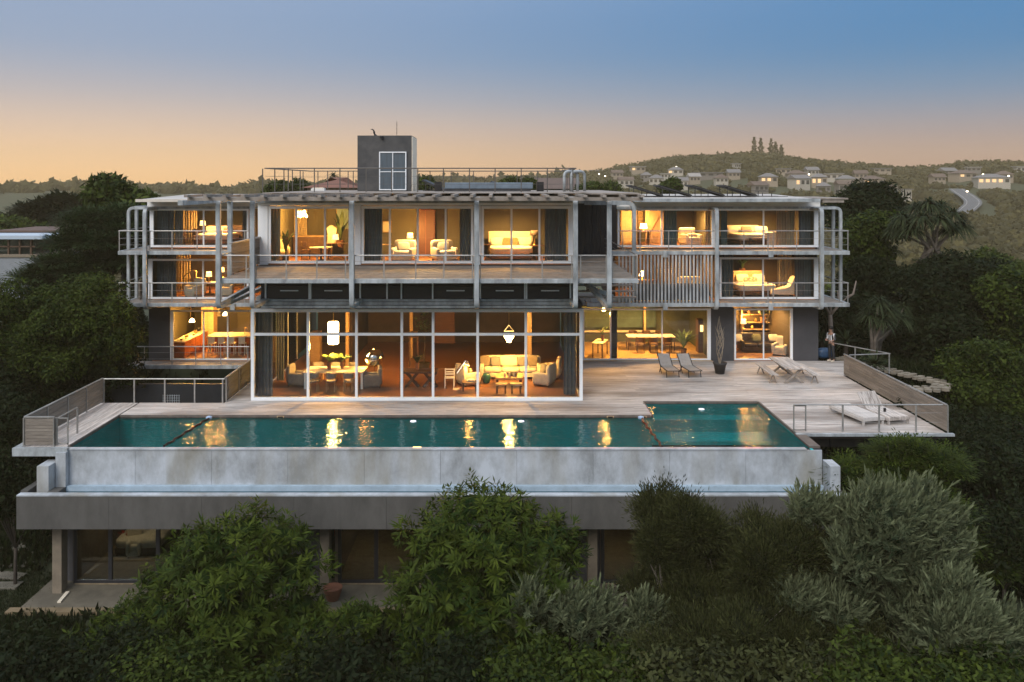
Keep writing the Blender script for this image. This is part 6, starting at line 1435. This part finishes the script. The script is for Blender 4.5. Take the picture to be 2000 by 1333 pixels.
# ------------------------------------------------------------------ behind the roof terrace
HY = 88
def gable(label, cx, cy, z0, w, d, h, rh, wall, roof, rz=0, group=None, win=3, lit=0, name='hillside_house', hip=False, flat=False, m2=None):
    t = thing(name, label, 'house', (cx,cy,z0), rz, group)
    MB().box(-w/2,w/2,-d/2,d/2,-5,h).build('wall', wall, t)
    o_ = .5
    if flat: MB().box(-w/2-o_,w/2+o_,-d/2-o_,d/2+o_,h+.02,h+.35).build('roof', roof, t)
    elif hip:
        v = [(-w/2-o_,-d/2-o_,h),(w/2+o_,-d/2-o_,h),(w/2+o_,d/2+o_,h),(-w/2-o_,d/2+o_,h),(-w/2+d/2,0,h+rh),(w/2-d/2,0,h+rh)]
        MB().add(v, [(0,1,5,4),(1,2,5),(2,3,4,5),(3,0,4),(3,2,1,0)]).build('roof', roof, t)
    else:
        MB().prism([(-d/2-o_,h),(d/2+o_,h),(0,h+rh)], 'x', -w/2-o_, w/2+o_).build('roof', roof, t)
    ww = w/(win*1.7)
    for k in range(win):
        xc = -w/2+w*(k+.5)/win
        MB().box(xc-ww/2,xc+ww/2,-d/2-.06,-d/2-.01,h*.35,h*.8).build('window', M_farlit if k < lit else M_farglass, t)
    return t
M_farglass = mat('far_window_glass', (.03,.035,.045), .15); M_farlit = mat('far_lit_window', (.8,.5,.25), .5, emit=(1,.6,.28), estr=.55)
W_w = mat('far_white_wall', (.40,.36,.30), .8); W_c = mat('far_cream_wall', (.30,.24,.18), .8); W_g = mat('far_grey_wall', (.18,.16,.145), .8)
F_b = mat('far_brown_roof', (.11,.075,.06), .8, var=.15); F_g = mat('far_grey_roof', (.16,.15,.15), .8, var=.15); F_w = mat('far_pale_roof', (.30,.28,.26), .8)
F_t = mat('far_terracotta_roof', (.17,.07,.045), .8, var=.2, scale=1.5)
gable('terracotta roofed house with a lit window behind the roof terrace', X(662,HY), HY, Z(374,HY)-2.5, 5.2, 7, 2.9, 1.1, W_c, F_t, 0, None, 3, 3, hip=True)
strap_tree('palm_tree', 'palm tree standing behind the terracotta roofed house', [(652,345,0)], (654,385), 96, 1.7, 42, 150, trunk=.14, w=.16, droop=.75)
for i, (px, py, rx, ry, lb) in enumerate(((540,374,20,11,'rounded bush seen through the west end of the terrace railing'),(572,371,22,12,'dark bush beside the west end of the terracotta roof'),(825,366,14,14,'slim tree just right of the roof tower'),(995,362,16,8,'dark low tree behind the dark tilted terrace panel'),(1025,366,18,10,'small tree right of the blue grey terrace box'),(1148,374,26,10,'green bushy tree behind the pipe hoops'),(1185,374,22,9,'dark green tree between the pipe hoops and the first solar panel'),(1310,366,16,9,'rounded green tree behind the second solar panel'))):
    T('garden_tree', lb, px, py, rx, ry, 84+i, L_mid, 'broad', 260, 9, .4, .22, 160+i, n=5, clump_r=.5, trunk=.15)
gable('low brown roofed house behind the east end of the terrace', X(1062,100), 100, Z(372,100)-2, 7.5, 6, 2.2, 1.3, W_g, F_b, 0, None, 3, 0)
# ------------------------------------------------------------------ far hillside
hills = [ # px, py (foot), width px, storeys h, wall, roof, type, lit, label
 (1245,336,34,3.6,W_c,F_w,'flat',1,'pale flat roofed house at the western foot of the ridge line'),
 (1165,336,30,3.0,W_c,F_w,'flat',0,'long low pale house under the west end of the ridge'),
 (1320,341,36,3.2,W_w,F_g,'hip',1,'white house with grey hipped roof below the ridge'),
 (1222,364,34,4.2,W_w,F_b,'gab',0,'white walled house with brown gable above the first solar panel'),
 (1282,362,32,4.0,W_w,F_g,'hip',0,'white house with dark hipped roof beside the brown gabled one'),
 (1330,368,30,4.4,W_w,F_g,'gab',0,'white gable fronted house above the second solar panel'),
 (1382,346,60,2.6,W_g,F_g,'flat',0,'long grey flat roofed house in the middle of the slope'),
 (1438,330,16,3.0,W_w,F_w,'flat',0,'small white block high on the slope'),
 (1432,348,28,3.0,W_c,F_g,'gab',0,'pale house right of the long grey one'),
 (1500,360,40,3.8,W_c,F_g,'hip',2,'cream house with two lit windows below the thin pines'),
 (1555,352,44,3.6,W_c,F_b,'hip',0,'broad cream house with brown roof in the middle distance'),
 (1560,368,42,5.0,W_w,F_g,'gab',1,'tall pale house with a lit window left of the cream group'),
 (1600,364,36,5.0,W_c,F_g,'hip',2,'cream two storey house with lit windows'),
 (1628,353,40,3.4,W_w,F_w,'flat',0,'white flat roofed house above the cream two storey one'),
 (1652,364,42,4.0,W_w,F_g,'hip',0,'pale hipped house right of the two storey house'),
 (1650,378,40,4.5,W_g,F_b,'gab',0,'brown gabled house behind the end of the east roof'),
 (1702,366,52,4.0,W_c,F_b,'hip',1,'cream house with brown roof above the dark treetops'),
 (1770,390,20,5.0,W_w,F_g,'flat',0,'white block standing over the dragon tree'),
 (1735,384,34,4.0,W_g,F_b,'hip',0,'grey house with brown roof just above the dark treetops'),
 (1720,338,40,2.6,W_c,F_g,'flat',0,'low pale house high under the ridge dip'),
 (1880,350,50,3.0,W_c,F_b,'hip',1,'brown roofed house on the eastern rise'),
 (1935,362,70,4.0,W_w,F_g,'hip',4,'long pale house with a row of lit windows near the road'),
 (1993,338,30,3.5,W_w,F_w,'flat',0,'white block at the edge of view on the eastern rise'),
 (1850,342,34,2.6,W_g,F_g,'gab',0,'small grey gabled house left of the eastern rise'),
 (1480,376,40,3.6,W_g,F_b,'gab',0,'brown roofed house low behind the empty rack'),
 (1205,346,26,3.2,W_c,F_b,'gab',0,'small brown gabled house under the western flat roofed one'),
 (1262,352,26,3.0,W_g,F_g,'hip',0,'grey hipped house between the brown gable and the ridge line'),
 (1355,356,26,3.4,W_c,F_w,'gab',0,'little pale gabled house left of the thin pines'),
 (1408,360,30,3.2,W_w,F_b,'hip',0,'low white walled house with a brown hipped roof under the small white block'),
 (1530,340,34,3.0,W_c,F_g,'flat',0,'flat grey roofed house just below the thin pines'),
 (1585,342,28,3.0,W_w,F_g,'gab',0,'pale gabled house high between the two street lamps'),
 (1608,378,30,3.6,W_g,F_g,'hip',0,'grey hipped house low behind the east roof'),
 (1680,350,28,3.0,W_c,F_b,'gab',0,'small brown gabled house above the broad cream one'),
 (1690,382,34,3.6,W_c,F_g,'hip',0,'cream hipped house partly behind the dark treetops'),
 (1830,356,30,2.8,W_c,F_b,'gab',0,'small cream gabled house west of the eastern rise'),
 (1900,336,30,2.6,W_g,F_w,'flat',0,'pale roofed block near the top of the eastern rise'),
 (1960,352,34,3.0,W_c,F_b,'hip',0,'brown hipped house above the long lit one'),
 (1300,350,24,3.0,W_w,F_w,'flat',0,'tiny white block beside the hipped white house')]
def ray_ground(px, py):
    """the spot of the slope seen along a direction"""
    d = Vector(((px-VPX)/FOC, 1, (HOR-py)/FOC)); t_ = 150.0
    while t_ < 900:
        if CAM_H+d.z*t_ < gz(d.x*t_, t_): return d.x*t_, t_
        t_ += 3
    return d.x*540, 540
SITES = []
for (px, py, wpx, h, wl, rf, ty, lit, lb) in hills:
    hx, hy = ray_ground(px, py+4); s = hy/FOC
    gable(lb, hx, hy, gz(hx,hy)+.9, wpx*s*.8, min(9,wpx*s*.6), h*.78, 1.7, wl, rf, random.Random(px).uniform(-.35,.35), None, 3 if lit < 4 else 5, lit, hip=ty == 'hip', flat=ty == 'flat')
    SITES.append((hx, hy, wpx*s*.5+3))
# road
t_pts = [ray_ground(px, py) for px, py in ((1868,378),(1885,390),(1897,400),(1900,410),(1890,421),(1876,430))]
_q = [Vector((a, b)) for a, b in t_pts]; t_pts = []
for i in range(len(_q)-1):
    for k in range(10):
        u = k/10; p0, p1, p2, p3 = _q[max(0,i-1)], _q[i], _q[i+1], _q[min(len(_q)-1,i+2)]
        v = .5*((2*p1)+(p2-p0)*u+(2*p0-5*p1+4*p2-p3)*u*u+(3*p1-p0-3*p2+p3)*u**3); t_pts.append((v.x, v.y))
mb = MB(); mk = MB(); wd = 5.5
for off, w_, mbb, lift in ((0,3.4,mb,.9),(-1.5,.14,mk,.93),(1.5,.14,mk,.93)):
    vs_ = []
    for i, (x, y) in enumerate(t_pts):
        vs_ += [(x-w_+off*1.5, y, gz(x,y)+lift+1.0), (x+w_+off*1.5, y, gz(x,y)+lift+1.0)]
    mbb.add(vs_, [(2*i,2*i+1,2*i+3,2*i+2) for i in range(len(t_pts)-1)])
ro = mb.build('road', mat('asphalt', (.10,.10,.105), .8)); tag(ro, kind='structure'); mk.build('road_marking', mat('road_paint', (.30,.29,.26), .7), ro)
# lamps on the hillside
for i, (px, py, lb) in enumerate(((1170,341,'street lamp lit at the west foot of the ridge'),(1182,345,'second street lamp at the west foot of the ridge'),(1321,327,'street lamp above the hipped white house'),(1580,342,'street lamp above the cream group'),(1920,342,'street lamp on the eastern rise'),(1889,375,'street lamp at the bend of the road'),(1970,345,'street lamp near the edge of view'))):
    hx, hy = ray_ground(px, py+16); z0 = gz(hx,hy); zt = Z(py, hy); t = thing('street_lamp', lb, 'street lamp', (hx,hy,z0), 0, 'street lamps on the hillside')
    MB().tube([(0,0,0),(0,0,max(2,zt-z0))], .12, 6).build('pole', M_rail, t); MB().soft((0,0,max(2,zt-z0)+.2), (.9,.9,.7), 1, 8).build('lamp_head', mat('street_lamp_glow', (1,.9,.7), .5, emit=(1,.85,.6), estr=4), t)
# pines on the ridge
for i, (px, top, lb) in enumerate(((1473,268,'first thin pine on the ridge, standing apart to the west'),(1486,270,'second thin pine on the ridge'),(1506,271,'tallest pine of the eastern trio on the ridge'),(1515,277,'middle pine of the eastern trio on the ridge'),(1526,283,'short cone shaped pine at the end of the ridge row'))):
    Y = 545; x = X(px,Y); z0 = gz(x,Y); H_ = Z(top,Y)-z0; t = thing('norfolk_pine', lb, 'pine', (x,Y,z0), 0, 'thin pines on the ridge'); r = NP(i)
    n = 420; u = r.uniform(.22,1,n)**.9; a = r.uniform(0,6.28,n); rad = (1-u)*2.3+.5; rad = rad*r.uniform(.3,1,n)*(1+.35*np.sin(u*26))
    base = np.stack([np.cos(a)*rad*.4, np.sin(a)*rad*.4, u*H_], 1); d = unit(np.stack([np.cos(a), np.sin(a), np.full(n,.15)], 1)); sd = unit(np.cross(d, r.randn(n,3)))
    V, F, TT = leaves_np(base, d, sd, rad*.9+.4, np.full(n,.7), r.rand(n))
    o = bpy.data.objects.new('crown', mesh_np('crown', V, F, TT, L_far)); COL.objects.link(o); o.parent = t
    MB().tube([(0,0,-1),(0,0,H_)], [.35,.08], 6).build('trunk', M_barkd, t)
# woods: a mass of crowns nobody could count
def woods(name, pts, seed, k=64, q=1.5, m=None):
    r = NP(seed); Vs = []; Ts = []; n = len(pts); P = np.array(pts)      # x,y,z,r
    d = unit(r.randn(n*k, 3)); d[:,2] = np.abs(d[:,2])*.95-.12; d = unit(d); c = np.repeat(P[:,:3], k, 0); rad = np.repeat(P[:,3], k)
    bumps = 1+.22*np.sin(d[:,0]*5+np.repeat(np.arange(n),k))*np.cos(d[:,1]*6+np.repeat(np.arange(n)*2,k))
    p = c+d*(rad*bumps*r.uniform(.82,1.05,n*k))[:,None]*np.array([1,1,.72])
    e = unit(d*.35+r.randn(n*k,3)*.6); sd = unit(np.cross(e, r.randn(n*k,3)*.6+d)); L_ = q*r.uniform(.6,1.3,n*k)*np.clip(rad/4,.5,1.3)
    V, F, TT = leaves_np(p-e*(L_*.5)[:,None], e, sd, L_, L_*.75, np.clip(np.repeat(r.rand(n)*.8, k)+r.uniform(-.15,.25,n*k), 0, 1))
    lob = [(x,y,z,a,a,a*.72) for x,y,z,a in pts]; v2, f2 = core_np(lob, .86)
    F = np.concatenate([F, f2+len(V)]); V = np.concatenate([V, v2]); TT = np.concatenate([TT, np.full(len(v2), .2)])  # cores tinted darker, painting the shade inside the crowns
    o = bpy.data.objects.new(name, mesh_np(name, V, F, TT, m or L_far)); COL.objects.link(o); return tag(o, kind='stuff')
def wood_pts(seed, n, d0, d1, a0, a1, r0, r1, sink=.2, keep=1.0):
    r = random.Random(seed); o = []
    while len(o) < n:
        d = math.sqrt(r.uniform(d0*d0, d1*d1)); a = VPX+(r.uniform(a0, a1)-VPX); x = (a-VPX)/FOC*d; y = d
        if any((x-s[0])**2+(y-s[1]+s[2]*.7)**2 < (s[2]+1.5)**2*.8 for s in SITES): continue
        if any((x-p[0])**2+(y-p[1])**2 < 42 for p in t_pts) or any(abs(x-p[0]) < 5 and 0 < p[1]-y < 10 for p in t_pts): continue
        rad = r.uniform(r0, r1)*(1.0 if not any(abs(x-s[0]) < s[2] and 0 < s[1]-y < 32 for s in SITES) else .45)
        o.append((x, y, gz(x,y)+rad*sink, rad))
    return o
woods('woods', wood_pts(1, 2700, 200, 575, 1040, 2150, 2.4, 4.8), 1, 50, 1.7)
woods('woods', wood_pts(6, 1100, 110, 330, 1600, 2250, 2.4, 4.2), 6, 70, 1.3)
woods('woods', wood_pts(2, 500, 95, 185, 1650, 2300, 2.0, 3.8), 2, 90, 1.0, L_mid)
woods('woods', wood_pts(3, 500, 420, 900, -200, 1130, 5, 9), 3, 30, 3.4)
woods('woods', wood_pts(4, 600, 90, 330, -300, 560, 2.2, 4.5), 4, 60, 1.5)
# ground cover on the slopes near the house
def cover(name, rects, n, m, seed, L=.16, W=.05, k=7, h=.12):
    r = NP(seed); P = []
    for (x0,x1,y0,y1) in rects: P.append(np.stack([r.uniform(x0,x1,n), r.uniform(y0,y1,n)], 1))
    P = np.concatenate(P); z = height(P[:,0], P[:,1]); c = np.concatenate([P, z[:,None]], 1); ck = np.repeat(c, k, 0)+r.randn(len(c)*k,3)*np.array([.12,.12,.0])
    d = unit(r.randn(len(ck),3)*.5+np.array([0,0,1.0])); sd = unit(np.cross(d, r.randn(len(ck),3)))
    V, F, TT = leaves_np(ck, d, sd, L*r.uniform(.6,1.5,len(ck)), np.full(len(ck),W), r.rand(len(ck)))
    o = bpy.data.objects.new(name, mesh_np(name, V, F, TT, m)); COL.objects.link(o); return tag(o, kind='stuff')
cover('grass', [(-24,-15.9,22,30)], 9000, L_dark, 5, .10, .02, 6)
cover('ground_cover', [(17.0,27,28,50)], 7000, L_dark, 6, .35, .13, 6)
cover('ground_cover', [(-30,-17.0,30,50)], 7000, L_dark, 7, .35, .13, 6)
cover('ground_cover', [(-16,24,14,27)], 9000, L_dark, 8, .3, .11, 6)
# ------------------------------------------------------------------ air
me = bpy.data.meshes.new('haze'); b = MB().box(-900, 900, -30, 760, -61, 40); me.from_pydata(b.v, [], b.f)
mh = bpy.data.materials.new('evening_haze'); mh.use_nodes = True; nt = mh.node_tree; nt.nodes.clear(); o_ = nt.nodes.new('ShaderNodeOutputMaterial'); pv = nt.nodes.new('ShaderNodeVolumePrincipled')
pv.inputs['Color'].default_value = (.95,.77,.47,1); pv.inputs['Density'].default_value = HAZE = .00050; pv.inputs['Anisotropy'].default_value = 0.0
nt.links.new(pv.outputs[0], o_.inputs['Volume']); me.materials.append(mh)
ho = bpy.data.objects.new('haze', me); COL.objects.link(ho); tag(ho, kind='stuff')
